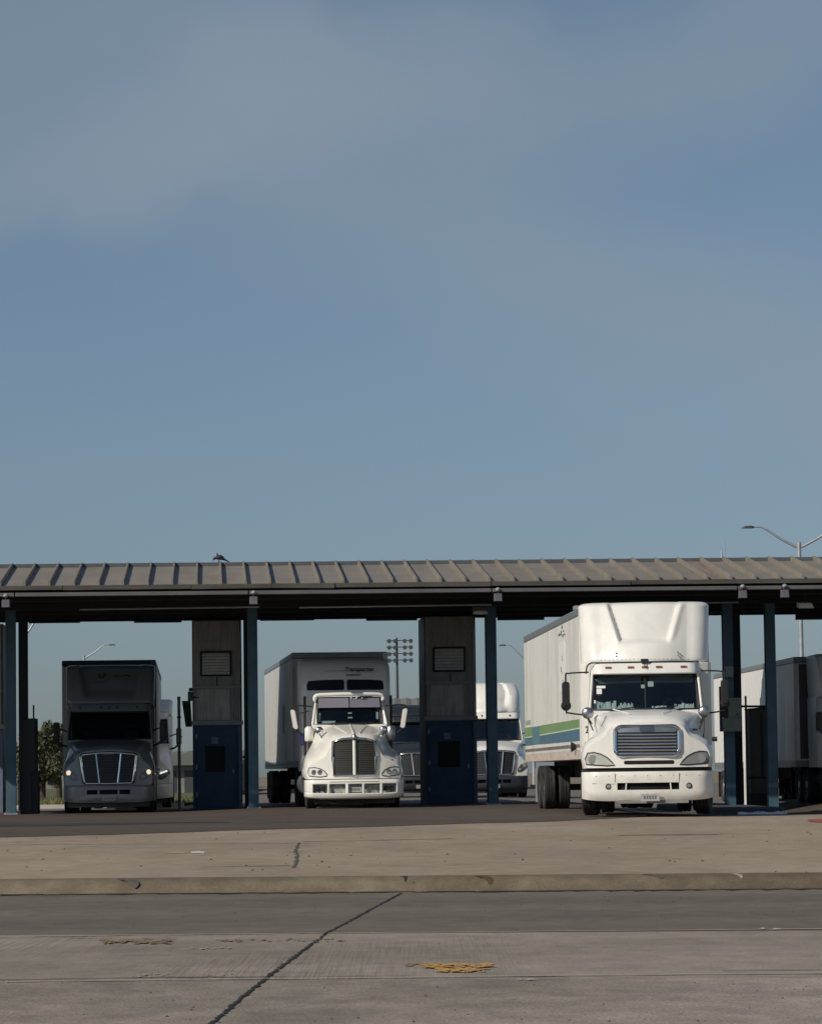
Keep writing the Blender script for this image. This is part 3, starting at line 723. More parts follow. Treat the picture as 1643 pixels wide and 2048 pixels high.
# ---- booths under the canopy
BOOTHS = []
def make_booth(px_l, px_r, ly, label):
    xl, xr = bl(px_l, ly, 1450), bl(px_r, ly, 1450); w = xr - xl
    wx, wy = to_world((xl + xr) / 2, ly)
    e = empty("inspection_booth", (wx, wy, ground_z(wx, wy)), TH)
    tag(e, label, "booth", "inspection booths under the canopy")
    h = w / 2; zt = ZC - 0.25; zd = 2.30; dp = 2.6
    b = MB()
    b.box(-h, h, 0.06, dp, 0, zt)
    b.build("wall", CORR_D, e)
    b = MB(); n = int(w / 0.05)          # corrugated facing
    pts = []
    for i in range(n * 4 + 1):
        x = -h + 0.04 + (w - 0.08) * i / (n * 4); ph = i % 4
        pts.append((x, 0.058 if ph in (0, 1) else 0.036))
    b.grid([[(x, y, zd + 0.12) for x, y in pts], [(x, y, zt - 0.02) for x, y in pts]])
    b.build("upper_cladding", mat("grey_brown_cladding", (0.42, 0.40, 0.395), 0.6, var=0.12, scale=2, dirt=(0.2, 0.19, 0.18), dirt_amt=0.7, dirt_scale=(7, 3, 0.5)), e)
    b = MB(); n2 = 22; x0, x1 = -h + 0.06, h - 0.42 * w * 0.55
    pts = [(x0 + (x1 - x0) * i / (n2 * 2), 0.012 if i % 2 else 0.030) for i in range(n2 * 2 + 1)]
    b.grid([[(x, y, 2.46) for x, y in pts], [(x, y, 3.30) for x, y in pts]])
    b.build("corrugated_panel", CORR, e)
    b = MB(); b.box(-h - 0.03, h + 0.03, -0.02, 0.034, 2.32, 2.44); b.build("sill_board", mat("sill_board_grey", (0.36, 0.35, 0.34), 0.6, var=0.1), e, bevel=0.006)
    # louvre
    vx0, vx1, vz0, vz1 = -h + 0.20 * w, -h + 0.76 * w, 3.72, 4.32
    b = MB(); t = 0.05
    b.box(vx0 - t, vx1 + t, -0.03, 0.035, vz0 - t, vz0); b.box(vx0 - t, vx1 + t, -0.03, 0.035, vz1, vz1 + t)
    b.box(vx0 - t, vx0, -0.03, 0.035, vz0, vz1); b.box(vx1, vx1 + t, -0.03, 0.035, vz0, vz1)
    lv = b.build("louvre_vent", DARK_POST, e)
    b = MB(); k = 7; dz = (vz1 - vz0) / k
    for i in range(k):
        z = vz0 + i * dz
        b.hexa([(vx0, -0.025, z + 0.01), (vx1, -0.025, z + 0.01), (vx1, -0.015, z), (vx0, -0.015, z)], [(vx0, 0.022, z + dz * 0.72), (vx1, 0.022, z + dz * 0.72), (vx1, 0.032, z + dz * 0.68), (vx0, 0.032, z + dz * 0.68)])
    b.build("slats", LOUV, lv)
    # blue lower front and door
    b = MB(); b.box(-h, h, 0.02, 0.056, 0.0, 2.30); b.build("lower_front", BLUE_DOOR, e)
    b = MB(); b.box(-h + 0.10, h - 0.16, -0.012, 0.017, 0.06, 2.20); dr = b.build("door", BLUE_DOOR, e, bevel=0.006)
    b = MB(); b.box(-h + 0.34, h - 0.48, -0.020, -0.014, 1.02, 1.74); b.build("window", mat("dark_window", (0.006, 0.008, 0.009), 0.3, spec=0.12), dr)
    b = MB(); b.box(h - 0.27, h - 0.23, -0.06, -0.013, 0.98, 1.10); b.build("handle", GALV, dr, bevel=0.01)
    b = MB(); b.box(h - 0.10, h - 0.005, -0.03, 0.018, 0.0, 2.28); b.build("door_jamb", BLUE_TRIM, e, bevel=0.006)
    for z in (0.35, 1.1, 1.95):
        b = MB(); b.box(-h + 0.085, -h + 0.115, -0.022, -0.0125, z, z + 0.12); b.build("hinge", GALV, dr)
    b = MB(); b.box(-h + 0.52, -h + 0.70, -0.019, -0.0135, 1.80, 1.98); b.build("notice", mat("dim_notice_paper", (0.25, 0.27, 0.30), 0.8, var=0.2, scale=30), dr)
    b = MB(); b.tube([(h - 0.06, 0.0, 2.44), (h - 0.06, 0.0, zt - 0.3)], 0.016, 6); b.build("conduit", GALV, e)
    b = MB(); b.box(-h + 0.02, h - 0.02, 0.0, 0.035, 3.34, 3.40); b.build("upper_trim", mat("sill_board_grey", (0.36, 0.35, 0.34), 0.6), e)
    b = MB(); b.tube([(-h + .50 * w, 0.02, 3.41), (-h + .50 * w, 0.02, 3.66)], 0.014, 6); b.build("vent_cable", BLACK, e)
    b = MB(); b.box(-h - 0.06, h + 0.06, -0.12, dp + 0.05, -0.14, 0.015); b.build("plinth", C_ISL, e)
    return e
LYB = 8.2
make_booth(-95, 6, LYB, "booth cut by the left edge of the photo beside the leftmost blue post")
make_booth(385, 484, LYB, "booth with blue door and dark window between the dim grey truck and the cream truck")
make_booth(850, 953, LYB, "booth with blue door beside the cream truck's right mirror, below the round cap lamp")

# cap lamp hanging in the gap between the right booth and its post
p = pt(960, 1229, 90.0); e = empty("cap_lamp", (p.x, p.y, p.z), TH)
tag(e, "round pale cap lamp hanging above the gap right of the right booth", "lamp")
b = MB(); b.lathe_z([(0, 0.10), (0.01, 0.20), (0.05, 0.205), (0.09, 0.18)], (0, 0, 0), 20); b.build("shade", LAMPWHITE, e, smooth=40)
b = MB(); b.box(-0.20, 0.16, -0.10, 0.10, 0.095, 0.20); b.build("ballast_box", BOXGREY, e, bevel=0.01)
b = MB(); b.tube([(0, 0, 0.2), (0, 0, ZC - p.z + 0.02)], 0.02, 6); b.build("stem", BLACK, e)

# eave fixtures
for px, lab in ((12, "grey eave light box at the left edge of the roof above the leftmost post"), (507, "grey eave light box above the post left of the cream truck"),
                (995, "grey eave light box above the post next to the round cap lamp"), (1484, "grey eave light box above the post carrying the grey cabinet"),
                (1568, "grey eave light box at the right end, beside the flat hanging lamp")):
    lx = bl(px, -0.05, 1195); wx, wy = to_world(lx, -0.10)
    e = empty("eave_light", (wx, wy, zf(1205, wy)), TH); tag(e, lab, "light", "grey light boxes along the eave")
    b = MB(); b.hexa([(-0.10, -0.12, 0), (0.10, -0.12, 0), (0.11, 0.06, 0), (-0.11, 0.06, 0)], [(-0.095, -0.07, 0.20), (0.095, -0.07, 0.20), (0.105, 0.06, 0.20), (-0.105, 0.06, 0.20)])
    b.build("housing", BOXGREY, e, bevel=0.012)
    b = MB(); b.tube([(0, -0.02, 0.20), (0, -0.02, 0.30)], 0.02, 8); b.build("bracket", BLACK, e)
    b = MB(); b.lathe_z([(0, 0.03), (0.03, 0.065), (0.07, 0.06), (0.10, 0.03)], (0.0, -0.03, 0.25), 12); b.build("sensor_dome", mat("dusty_dome", (0.30, 0.30, 0.30), 0.6), e, smooth=60)
# flat hanging lamp at right
p = pt(1611, 1217, 88.5); e = empty("hanging_lamp", (p.x, p.y, p.z), TH); tag(e, "flat pale lamp hanging under the right end of the canopy", "lamp")
b = MB(); b.hexa([(-0.20, -0.1, 0), (0.20, -0.1, 0), (0.20, 0.25, 0.05), (-0.20, 0.25, 0.05)], [(-0.21, -0.08, 0.14), (0.14, -0.08, 0.14), (0.14, 0.22, 0.18), (-0.21, 0.22, 0.18)])
b.build("shade", LAMPWHITE, e, bevel=0.01)
b = MB(); b.tube([(0, 0.05, 0.15), (0, 0.05, ZC - p.z - 0.1)], 0.02, 6); b.build("stem", BLACK, e)
# dark lane boards hanging from the rear of the ceiling
for px0, px1, py, lab in ((58, 160, 1241, "dark lane board hanging above the dim grey truck, nearer the leftmost post"), (268, 363, 1240, "dark lane board hanging between the dim grey truck and the left booth"),
                          (520, 628, 1236, "dark lane board hanging above the back of the cream truck's trailer"), (732, 834, 1236, "dark lane board hanging left of the right booth"),
                          (994, 1088, 1235, "dark lane board hanging left of the white trailer with the green stripe"), (1590, 1665, 1234, "dark lane board hanging at the right edge by the flat lamp")):
    d = 96.2; a, c = pt(px0, py + 6, d), pt(px1, py + 6, d)
    e = empty("lane_board", ((a.x + c.x) / 2, d, a.z), TH); tag(e, lab, "hanging board", "dark boards hanging over the lanes")
    w = (c.x - a.x) / 2
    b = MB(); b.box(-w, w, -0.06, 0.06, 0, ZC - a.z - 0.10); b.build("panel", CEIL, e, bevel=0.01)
    for s in (-1, 1):
        b = MB(); b.tube([(s * w * 0.7, 0, ZC - a.z - 0.11), (s * w * 0.7, 0, ZC - a.z + 0.05)], 0.015, 6); b.build("hanger", BLACK, e)
    b = MB(); b.box(-w + 0.03, w - 0.03, -0.072, -0.062, 0.02, 0.06); b.build("lower_trim", mat("panel_trim_dark_teal", (0.03, 0.045, 0.05), 0.5), e)

# right island with cabinet
pi0, pi1 = pt(1432, 1626, 84.0), pt(1576, 1626, 84.0)
zi = ground_z(pi0.x, 84)
b = MB()
L_, R_ = pi0.x, pi1.x; cx = (L_ + R_) / 2; hw = (R_ - L_) / 2
prof = [(-hw, 0.5), (-hw + 0.10, 0.12), (-hw + 0.5, 0.0), (hw - 0.5, 0.0), (hw - 0.10, 0.12), (hw, 0.5), (hw, 14), (-hw, 14)]
ins = lambda k: [(x * (1 - k / hw), y + (k if y < 1 else -k)) for x, y in prof]
b.loft([[(x, y, 0) for x, y in prof], [(x, y, 0.17) for x, y in ins(0.02)], [(x, y, 0.20) for x, y in ins(0.06)]])
o = b.build("traffic_island", C_ISL, bevel=0.0); o.location = (cx, 84.0, zi - 0.02); o.rotation_euler = (0, 0, TH * 0.6)
tag(o, "low dark concrete island under the two right blue posts", "island")
# cabinets on the right post
PD = 90.75
pc = pt(1461, 1430, PD)
e = empty("control_cabinet", (pc.x, pc.y, pt(1461, 1463, PD).z), TH); tag(e, "grey green metal cabinet on the blue post right of the white truck", "cabinet")
s = PD / F_PX
b = MB(); b.hexa([(-17 * s, 0, 0), (20 * s, 0, 0), (20 * s, .26, 0), (-17 * s, .26, 0)], [(-17 * s, 0, 27 * s), (20 * s, 0, 27 * s), (20 * s, .26, 27 * s), (-17 * s, .26, 27 * s)])
b.box(-5 * s, 20 * s, 0.002, .26, 27.2 * s, 63 * s); b.build("body", CABGREY, e, bevel=0.008)
b = MB(); b.box(-7 * s, 22 * s, -0.03, .28, 63.2 * s, 66.5 * s); b.build("lid", mat("cabinet_lid", (0.24, 0.25, 0.23), 0.6), e, bevel=0.006)
b = MB(); b.box(-21 * s, -17.2 * s, 0.02, .2, 0, 90 * s); b.build("side_channel", BLACK, e)
b = MB(); b.box(-17 * s, -5.5 * s, 0.03, .2, 27.5 * s, 54 * s); b.build("side_box", BLACK, e, bevel=0.01)
b = MB(); b.box(12 * s, 13.5 * s, -0.02, 0.0, 30 * s, 36 * s); b.build("latch", BLACK, e)
pc = pt(1458, 1355, PD + 0.1); e = empty("junction_box", pc, TH); tag(e, "small pale junction box on the blue post above the grey cabinet", "box")
b = MB(); b.box(-0.115, 0.115, 0, 0.15, 0, 0.31); b.build("box", CABGREY, e, bevel=0.01)
b = MB(); b.box(-0.10, 0.10, -0.008, -0.001, 0.02, 0.29); b.build("cover", mat("junction_cover", (0.22, 0.25, 0.25), 0.6), e)
# rail, pale pole and kiosk behind the island
RD = 92.6
pa, pb = pt(1482, 1413, RD), pt(1532, 1413, RD)
e = empty("barrier_rail", (pa.x, RD, ground_z(pa.x, RD)), 0); tag(e, "thin black rail on a slim black post between the two right blue posts", "rail")
px_ = pt(1491, 1413, RD).x - pa.x
b = MB(); b.tube([(0, 0, pa.z - e.location.z), (pb.x - pa.x, 0, pb.z - e.location.z)], 0.03, 8); b.build("rail", BLACK, e)
b = MB(); b.tube([(px_, 0.05, 0), (px_, 0.05, pt(1491, 1392, RD).z - e.location.z)], 0.028, 8); b.build("upright", BLACK, e)
b = MB(); b.tube([(px_, 0.0, 0.9), (px_ + 0.5, 0.0, 0.9)], 0.03, 8); b.build("lower_rail", BLACK, e)
p = pt(1491, 1585, 103); e0 = MB(); pz = ground_z(p.x, 103)
e0.tube([(0, 0, 0), (0.0, 0, pt(1486, 1418, 103).z - pz)], 0.055, 10)
o = e0.build("marker_pole", OFFWHITE, smooth=50); o.location = (p.x, 103, pz); tag(o, "slim white pole standing behind the thin black rail", "pole")
ka, kb = pt(1497, 1420, 95), pt(1532, 1420, 95)
e = empty("lane_kiosk", ((ka.x + kb.x) / 2, 95, ground_z(ka.x, 95)), TH); tag(e, "tall dark grey kiosk box behind the thin black rail", "kiosk")
w = (kb.x - ka.x) / 2; hk = ka.z - e.location.z
KM = mat("kiosk_grey_brown", (0.085, 0.08, 0.07), 0.7, var=0.15, scale=3)
b = MB(); b.box(-w, w, 0, 0.6, 0.45, hk); b.build("body", KM, e, bevel=0.01)
b = MB(); b.hexa([(-w - 0.03, -0.05, hk + 0.001), (w + 0.03, -0.05, hk + 0.001), (w + .03, .65, hk + 0.001), (-w - .03, .65, hk + 0.001)], [(-w - 0.03, -0.05, hk + 0.04), (w + 0.03, -0.05, hk + 0.08), (w + .03, .65, hk + 0.08), (-w - .03, .65, hk + .04)]); b.build("roof", BLACK, e)
b = MB(); b.box(0.06, 0.13, -0.012, -0.001, 0.9, hk - 0.1); b.build("door_seam", BLACK, e)
b = MB(); b.box(-w - 0.02, w + 0.02, -0.03, 0.63, 0, 0.448); b.build("base", mat("kiosk_base_dark", (0.03, 0.03, 0.032), 0.8), e)
# litter by the island
b = MB()
rows = []
la, lb = pt(1474, 1630, 83.55), pt(1572, 1630, 83.55)
for j in range(7):
    row = []
    for i in range(29):
        t = i / 28; x = la.x + (lb.x - la.x) * t
        y = 83.3 + 0.07 * j + 0.05 * math.sin(9 * t + j)
        edge = math.sin(math.pi * j / 6)
        row.append((x, y, zi + 0.012 + edge * (0.02 + 0.045 * abs(math.sin(7.3 * t + 0.5 * j)) + random.uniform(0, 0.03))))
    rows.append(row)
b.grid(rows); o = b.build("plastic_sheet", PAPER, smooth=25, solid=0.004); tag(o, "crumpled white plastic sheet lying along the front of the right island", "litter")
b = MB(); q = pt(1428, 1629, 82.5); b.grid([[(q.x + 0.06 * i + random.uniform(-.01, .01), 82.3 + 0.06 * j, zi + 0.01 + random.uniform(0, 0.04)) for i in range(6)] for j in range(4)])
o = b.build("paper_scrap", PAPER, smooth=25, solid=0.003); tag(o, "small pale paper scrap beside the white truck and the right island", "litter")

# bird on the ridge
bp_ = to_world(bl(438, RUN, 1115), RUN); o = None
e = empty("bird", (bp_[0], bp_[1], Z_R + 0.086), 0.0); tag(e, "dark bird perched on the roof ridge, head down to the left", "bird")
S = 1.15
prof = [((-0.135, 0.06), 0.012), ((-0.12, 0.085), 0.03), ((-0.10, 0.10), 0.036), ((-0.07, 0.105), 0.034), ((-0.03, 0.115), 0.055), ((0.03, 0.118), 0.06), ((0.08, 0.095), 0.045), ((0.13, 0.06), 0.022), ((0.19, 0.03), 0.016), ((0.24, 0.008), 0.010)]
b = MB(); b.tube([(x * S, 0, z * S) for (x, z), r in prof], [r * S for (x, z), r in prof], 12)
b.tube([(-0.13 * S, 0, 0.065 * S), (-0.165 * S, 0, 0.035 * S)], [0.010, 0.002], 6)
for s in (-1, 1):
    b.tube([(0.0, s * 0.02, 0.09 * S), (-0.005, s * 0.025, 0.0)], [0.016, 0.007], 6)
    b.tube([(-0.005, s * 0.025, 0.004), (-0.045, s * 0.03, 0.002)], 0.005, 5)
b.build("body", BIRD, e, smooth=60)
b = MB(); b.tube([(-0.04 * S, 0.04, 0.13 * S), (-0.045 * S, 0.05, 0.20 * S), (-0.05 * S, 0.05, 0.225 * S)], [(0.03, 0.02), (0.02, 0.012), (0.004, 0.004)], 8); b.build("wing", BIRD, e, smooth=60)
# antenna on the ridge
lx = bl(1442, RUN, 1100); w2 = to_world(lx, RUN); e = empty("roof_antenna", (w2[0], w2[1], Z_R + 0.08)); tag(e, "thin whip antenna with a stub on the roof ridge", "antenna")
b = MB(); b.tube([(0, 0, 0), (0, 0, 0.22)], [0.03, 0.02], 8); b.build("stub", GALV, e)
b = MB(); b.tube([(0.1, 0, 0), (0.1, 0, 0.52)], 0.006, 6); b.build("whip", GALV, e)

# ================================================================== TRUCK BUILDING BLOCKS
def wheel(parent, x, y, r=0.50, w=0.27, out=1, steer=0.0, rim_m=None, z=None):
    z = r if z is None else z
    b = MB(); h = w / 2
    b.lathe_x([(-h * 0.55, r * 0.58), (-h * 0.9, r * 0.66), (-h, r * 0.82), (-h * 0.93, r * 0.95), (-h * 0.75, r), (-h * 0.30, r), (-h * 0.26, r * 0.975), (-h * 0.2, r * 0.975), (-h * 0.16, r),
               (h * 0.16, r), (h * 0.2, r * 0.975), (h * 0.26, r * 0.975), (h * 0.30, r), (h * 0.75, r), (h * 0.93, r * 0.95), (h, r * 0.82), (h * 0.9, r * 0.66), (h * 0.55, r * 0.58)], (0, 0, 0), 36)
    o = b.build("wheel", RUBBER, parent, smooth=30); o.location = (x, y, z); o.rotation_euler = (0, 0, steer)
    b = MB(); q = out * h
    b.lathe_x([(-q * 0.4, r * 0.56), (q * 0.52, r * 0.585), (q * 0.62, r * 0.56), (q * 0.45, r * 0.50), (q * 0.2, r * 0.34), (q * 0.35, r * 0.24), (q * 0.75, r * 0.2), (q * 0.82, r * 0.1)], (0, 0, 0), 28)
    for k in range(10):
        a = 2 * math.pi * k / 10
        b.lathe_x([(q * 0.25, 0.016), (q * 0.42, 0.014)], (0, math.cos(a) * r * 0.3, math.sin(a) * r * 0.3), 6)
    b.build("rim", rim_m or RIM, o, smooth=35)
    return o

def chassis(parent, length, axles, half=0.43):
    b = MB()
    for s in (-1, 1): b.box(s * half - 0.04, s * half + 0.04, 0.5, length, 0.72, 1.0)
    b.box(-0.55, 0.55, 0.35, 2.2, 0.42, 1.05)
    for y in axles: b.box(-1.0, 1.0, y - 0.09, y + 0.09, 0.42, 0.58)
    for s in (-1, 1):
        b.tube([(s * 0.86, 2.6, 0.66), (s * 0.86, 4.2, 0.66)], 0.3, 14)
    return b.build("chassis", CHASSIS, parent)

def drive_wheels(parent, ys, r=0.5):
    for y in ys:
        for s in (-1, 1):
            wheel(parent, s * 1.09, y, r, 0.27, s); wheel(parent, s * 0.77, y, r, 0.27, s)

def hood_surface(b, stations, bow, kx=1.2, ncol=13, k=4, lean=0.0, zb=0.87):
    """stations: [(y, half profile [(x, z)...] bottom outer -> top centre)]; first one carries the front face."""
    rings = []
    for y, prof in stations:
        P = [(p.x, p.z) for p in catmull([(x, 0, z) for x, z in prof], k)]
        half = [(x, y + bow * (x / kx) ** 2 * (1 if y < 1.2 else max(0, 1 - (y - 1.2) / 0.8)) + lean * (z - zb) * max(0, 1 - y / 1.2), z) for x, z in P]
        rings.append([(-x, yy, z) for x, yy, z in half] + [(x, yy, z) for x, yy, z in half[::-1]][1:])
    b.grid(rings)
    y, prof = stations[0]
    P = [(p.x, p.z) for p in catmull([(x, 0, z) for x, z in prof], k)]
    rows = []
    for x, z in P:
        rows.append([(x * (2 * j / (ncol - 1) - 1), y + bow * (x * (2 * j / (ncol - 1) - 1) / kx) ** 2 + lean * (z - zb) * max(0, 1 - y / 1.2), z) for j in range(ncol)])
    b.grid(rows, flip=True)

def bumper_grid(b, hw, z0, z1, bow, holes=(), nx=36, nz=12, top_in=0.03, bot_in=0.06, corner=0.30, y_off=0.0):
    def P(x, t):
        z = z0 + (z1 - z0) * t
        e = max(0.0, (abs(x) - (hw - corner)) / corner)
        y = y_off + bow * (x / hw) ** 2 + corner * (1 - math.sqrt(max(0.0, 1 - min(1, e) ** 2.2))) * 1.1
        y += top_in * max(0, (t - 0.75) / 0.25) ** 2 + bot_in * max(0, (0.3 - t) / 0.3) ** 2
        zz = z
        if t < 0.3: zz += 0.05 * (abs(x) / hw) ** 6
        return (x, y, zz)
    xs = [hw * math.sin(math.pi / 2 * (2 * i / nx - 1)) * 0.5 + hw * (2 * i / nx - 1) * 0.5 for i in range(nx + 1)]
    for h in holes: xs += [h[0], h[1]]
    xs = sorted(set(round(x, 3) for x in xs)); ts = [i / nz for i in range(nz + 1)]
    for h in holes: ts += [(h[2] - z0) / (z1 - z0), (h[3] - z0) / (z1 - z0)]
    ts = sorted(set(round(t, 3) for t in ts))
    o = len(b.v); n = len(xs)
    for t in ts:
        for x in xs: b.v.append(P(x, t))
    for i in range(len(ts) - 1):
        for j in range(n - 1):
            cx, cz = (xs[j] + xs[j + 1]) / 2, z0 + (z1 - z0) * (ts[i] + ts[i + 1]) / 2
            if any(h[0] < cx < h[1] and h[2] < cz < h[3] for h in holes): continue
            b.f.append((o + i * n + j, o + i * n + j + 1, o + (i + 1) * n + j + 1, o + (i + 1) * n + j))
    for x_end in (0, n - 1):      # returns at the ends
        rows = [[P(xs[x_end], t) for t in ts], [(P(xs[x_end], t)[0], P(xs[x_end], t)[1] + 0.35, P(xs[x_end], t)[2]) for t in ts]]
        b.grid(rows)
    rows = [[P(x, 1.0) for x in xs], [(x * 0.96, P(x, 1.0)[1] + 0.25, z1 - 0.01) for x in xs]]
    b.grid(rows)
    return P

def sleeper(b, w, levels, y_rear, r=0.3, bow=0.12, scoop=None, nf=49):
    """levels: [(z, y_front, inset)]"""
    rings = []
    for z, yf, ins in levels:
        ww = w - ins; ring = []
        for k in range(5): ring.append((-ww, y_rear + ((yf + r + bow) - y_rear) * k / 4, z))
        for k in range(1, 7):
            a = math.pi / 2 * k / 7
            ring.append((-ww + r * (1 - math.cos(a)), yf + bow + r * (1 - math.sin(a)), z))
        for k in range(nf):
            x = -(ww - r) + 2 * (ww - r) * k / (nf - 1)
            y = yf + bow * (x / (ww - r)) ** 2
            if scoop: y += scoop(x, z)
            ring.append((x, y, z))
        for p in [(-q[0], q[1], q[2]) for q in ring[5:11]][::-1]: ring.append(p)
        for p in [(-q[0], q[1], q[2]) for q in ring[0:5]][::-1]: ring.append(p)
        rings.append(ring)
    b.loft(rings)

def cab_shell(parent, m, hw_b, hw_t, y0, y1, z0, z1, yb, zr, y_front=None, z_floor=0.95, wall_w=None):
    """cab box with open windscreen. (y0,z0) windscreen base, (y1,z1) top, yb rear, zr roof"""
    b = MB(); ww = wall_w or hw_b + 0.08
    t = 0.05
    for s in (-1, 1):
        # side wall below and above the belt, one plate with raked front edge
        o = [(s * ww, y0 - 0.05, z_floor), (s * ww, yb, z_floor), (s * (hw_t + 0.05), yb, zr - 0.06), (s * (hw_t + 0.05), y1 + 0.02, zr - 0.06), (s * ww, y0 - 0.03, z0)]
        i = [(x - s * t, y, z) for x, y, z in o]
        b.add(o + i, [(0, 1, 2, 3, 4), (9, 8, 7, 6, 5), (0, 5, 6, 1), (1, 6, 7, 2), (2, 7, 8, 3), (3, 8, 9, 4), (4, 9, 5, 0)])
        # A pillar in the windscreen plane
        p0, p1 = Vector((s * hw_b, y0, z0)), Vector((s * hw_t, y1, z1))
        wv = Vector((s * (ww - hw_b + 0.005), 0.02, 0)); wt = Vector((s * 0.055, 0.02, 0)); dv_ = Vector((0, 0.07, 0))
        b.hexa([p0, p0 + wv, p0 + wv + dv_, p0 + dv_], [p1, p1 + wt, p1 + wt + dv_, p1 + dv_])
    # roof
    b.hexa([(-hw_t - 0.05, y1 - 0.02, z1), (hw_t + 0.05, y1 - 0.02, z1), (hw_t + 0.05, yb, z1), (-hw_t - 0.05, yb, z1)], [(-hw_t - 0.04, y1 + 0.06, zr), (hw_t + 0.04, y1 + 0.06, zr), (hw_t + 0.04, yb, zr), (-hw_t - 0.04, yb, zr)])
    # cowl and floor, rear wall
    b.box(-ww + 0.03, ww - 0.03, y0 - 0.10, y0 + 0.06, z_floor, z0 - 0.01)
    return b.build("cab", m, parent, bevel=0.02)

def cab_interior(parent, hw, y0, z0, yb, zr):
    b = MB(); b.box(-hw - 0.02, hw + 0.02, yb - 0.06, yb, 1.0, zr - 0.08); b.box(-hw, hw, y0 + 0.1, yb - 0.1, 0.96, 1.02)
    b.build("cab_lining", mat("cab_lining_dark", (0.018, 0.024, 0.027), 0.9), parent)
    b = MB(); b.hexa([(-hw, y0 + 0.07, z0 - 0.4), (hw, y0 + 0.07, z0 - 0.4), (hw, y0 + 0.5, z0 - 0.4), (-hw, y0 + 0.5, z0 - 0.4)], [(-hw, y0 + 0.07, z0 - 0.02), (hw, y0 + 0.07, z0 - 0.02), (hw, y0 + 0.42, z0 + 0.05), (-hw, y0 + 0.42, z0 + 0.05)])
    b.build("dashboard", DASH, parent, bevel=0.02)
    for s in (-1, 1):
        q = MB(); q.box(s * 0.55 - 0.25, s * 0.55 + 0.25, y0 + 0.75, y0 + 1.25, 1.45, 1.6); q.box(s * 0.55 - 0.23, s * 0.55 + 0.23, y0 + 1.12, y0 + 1.25, 1.6, 2.25); q.box(s * 0.55 - 0.14, s * 0.55 + 0.14, y0 + 1.14, y0 + 1.24, 2.26, 2.42)
        q.build("seat", SEAT, parent, bevel=0.05)
    b = MB(); c = Vector((0.55, y0 + 0.55, z0 + 0.02))
    b.tube([c + Vector((0.22 * math.cos(a), 0.10 * math.sin(a), 0.20 * math.sin(a))) for a in [2 * math.pi * k / 20 for k in range(20)]], 0.016, 6, closed=True)
    b.build("steering_wheel", BLACK, parent, smooth=60)

def windscreen(parent, hw_b, hw_t, y0, y1, z0, z1, split=False, bow=0.0):
    b = MB(); rows = []
    for k in range(5):
        t = k / 4; hw = hw_b + (hw_t - hw_b) * t
        rows.append([(-hw + 2 * hw * j / 10, y0 + (y1 - y0) * t - bow * (1 - (2 * j / 10 - 1) ** 2) + 0.012, z0 + (z1 - z0) * t) for j in range(11)])
    b.grid(rows, flip=True); g = b.build("windscreen", GLASS, parent, smooth=60)
    b = MB()
    fr = [rows[0][j] for j in range(11)] + [rows[k][10] for k in range(1, 5)] + [rows[4][j] for j in range(9, -1, -1)] + [rows[k][0] for k in range(3, 0, -1)]
    b.tube([(x, y - 0.008, z) for x, y, z in fr], 0.026, 6, closed=True)
    if split: b.tube([(0, rows[k][5][1] - 0.01, rows[k][5][2]) for k in range(5)], 0.012, 6)
    b.build("windscreen_seal", BLACK, g, smooth=50)
    b = MB()
    for s in (-0.55, 0.12):
        a = Vector((s, y0 - 0.03, z0 + 0.01)); c = Vector((s + 0.5, y0 + (y1 - y0) * 0.12 - 0.03, z0 + (z1 - z0) * 0.10))
        b.tube([a, c], 0.012, 5)
    build_each(b, "wiper", BLACK, g)
    return g

def band_panel(parent, name, m, hw, y, z0, z1, bow=0.10, lean=0.05, depth=0.35, r=0.08):
    b = MB(); rows = []
    for t, in_ in ((0, 0.02), (0.08, 0), (0.9, 0), (1.0, 0.03)):
        rows.append([(x * (1 - in_ * 0.6), y + bow * (x / hw) ** 2 + lean * t + in_ * 1.0 + 0.22 * max(0, (abs(x) / hw - 0.85) / 0.15) ** 2, z0 + (z1 - z0) * t) for x in [hw * (2 * j / 20 - 1) for j in range(21)]])
    rows.append([(x * 0.98, y + depth + 0.1, z1 + 0.01) for x in [hw * (2 * j / 20 - 1) for j in range(21)]])
    b.grid(rows, flip=True)
    return b.build(name, m, parent, smooth=45, solid=0.012)

def mirror_arm(parent, s, x_cab, x_out, y, z_top, z_bot, head_h=0.46, head_w=0.17, round_below=True, m=BLACK, arm_z=None):
    at = arm_z or (z_top + 0.12)
    pth = catmull([(s * x_cab, y + 0.1, at), (s * (x_out - 0.05), y + 0.02, at - 0.02), (s * x_out, y, at - 0.09), (s * x_out, y, z_bot), (s * (x_out - 0.06), y + 0.02, z_bot - 0.07), (s * x_cab, y + 0.12, z_bot - 0.12)], 4)
    b = MB(); b.tube(pth, 0.017, 6); o = b.build("mirror_bracket", BLACK, parent, smooth=60)
    b = MB(); c = [(x, z) for x, z in rrect(-head_w / 2, head_w / 2, 0, head_h, 0.05)]
    b.loft([[(s * x_out + x * 0.8, y - 0.10, z_top - head_h + z) for x, z in c], [(s * x_out + x, y - 0.06, z_top - head_h + z) for x, z in c], [(s * x_out + x, y + 0.03, z_top - head_h + z) for x, z in c]])
    b.build("mirror", m, o, smooth=40, bevel=0.01)
    if round_below:
        b = MB(); b.lathe_y([(-0.08, 0.03), (-0.06, 0.075), (-0.02, 0.10), (0.02, 0.10)], (s * x_out, y, z_bot + 0.07), 16); b.build("spot_mirror", BLACK, o, smooth=50)
    return o

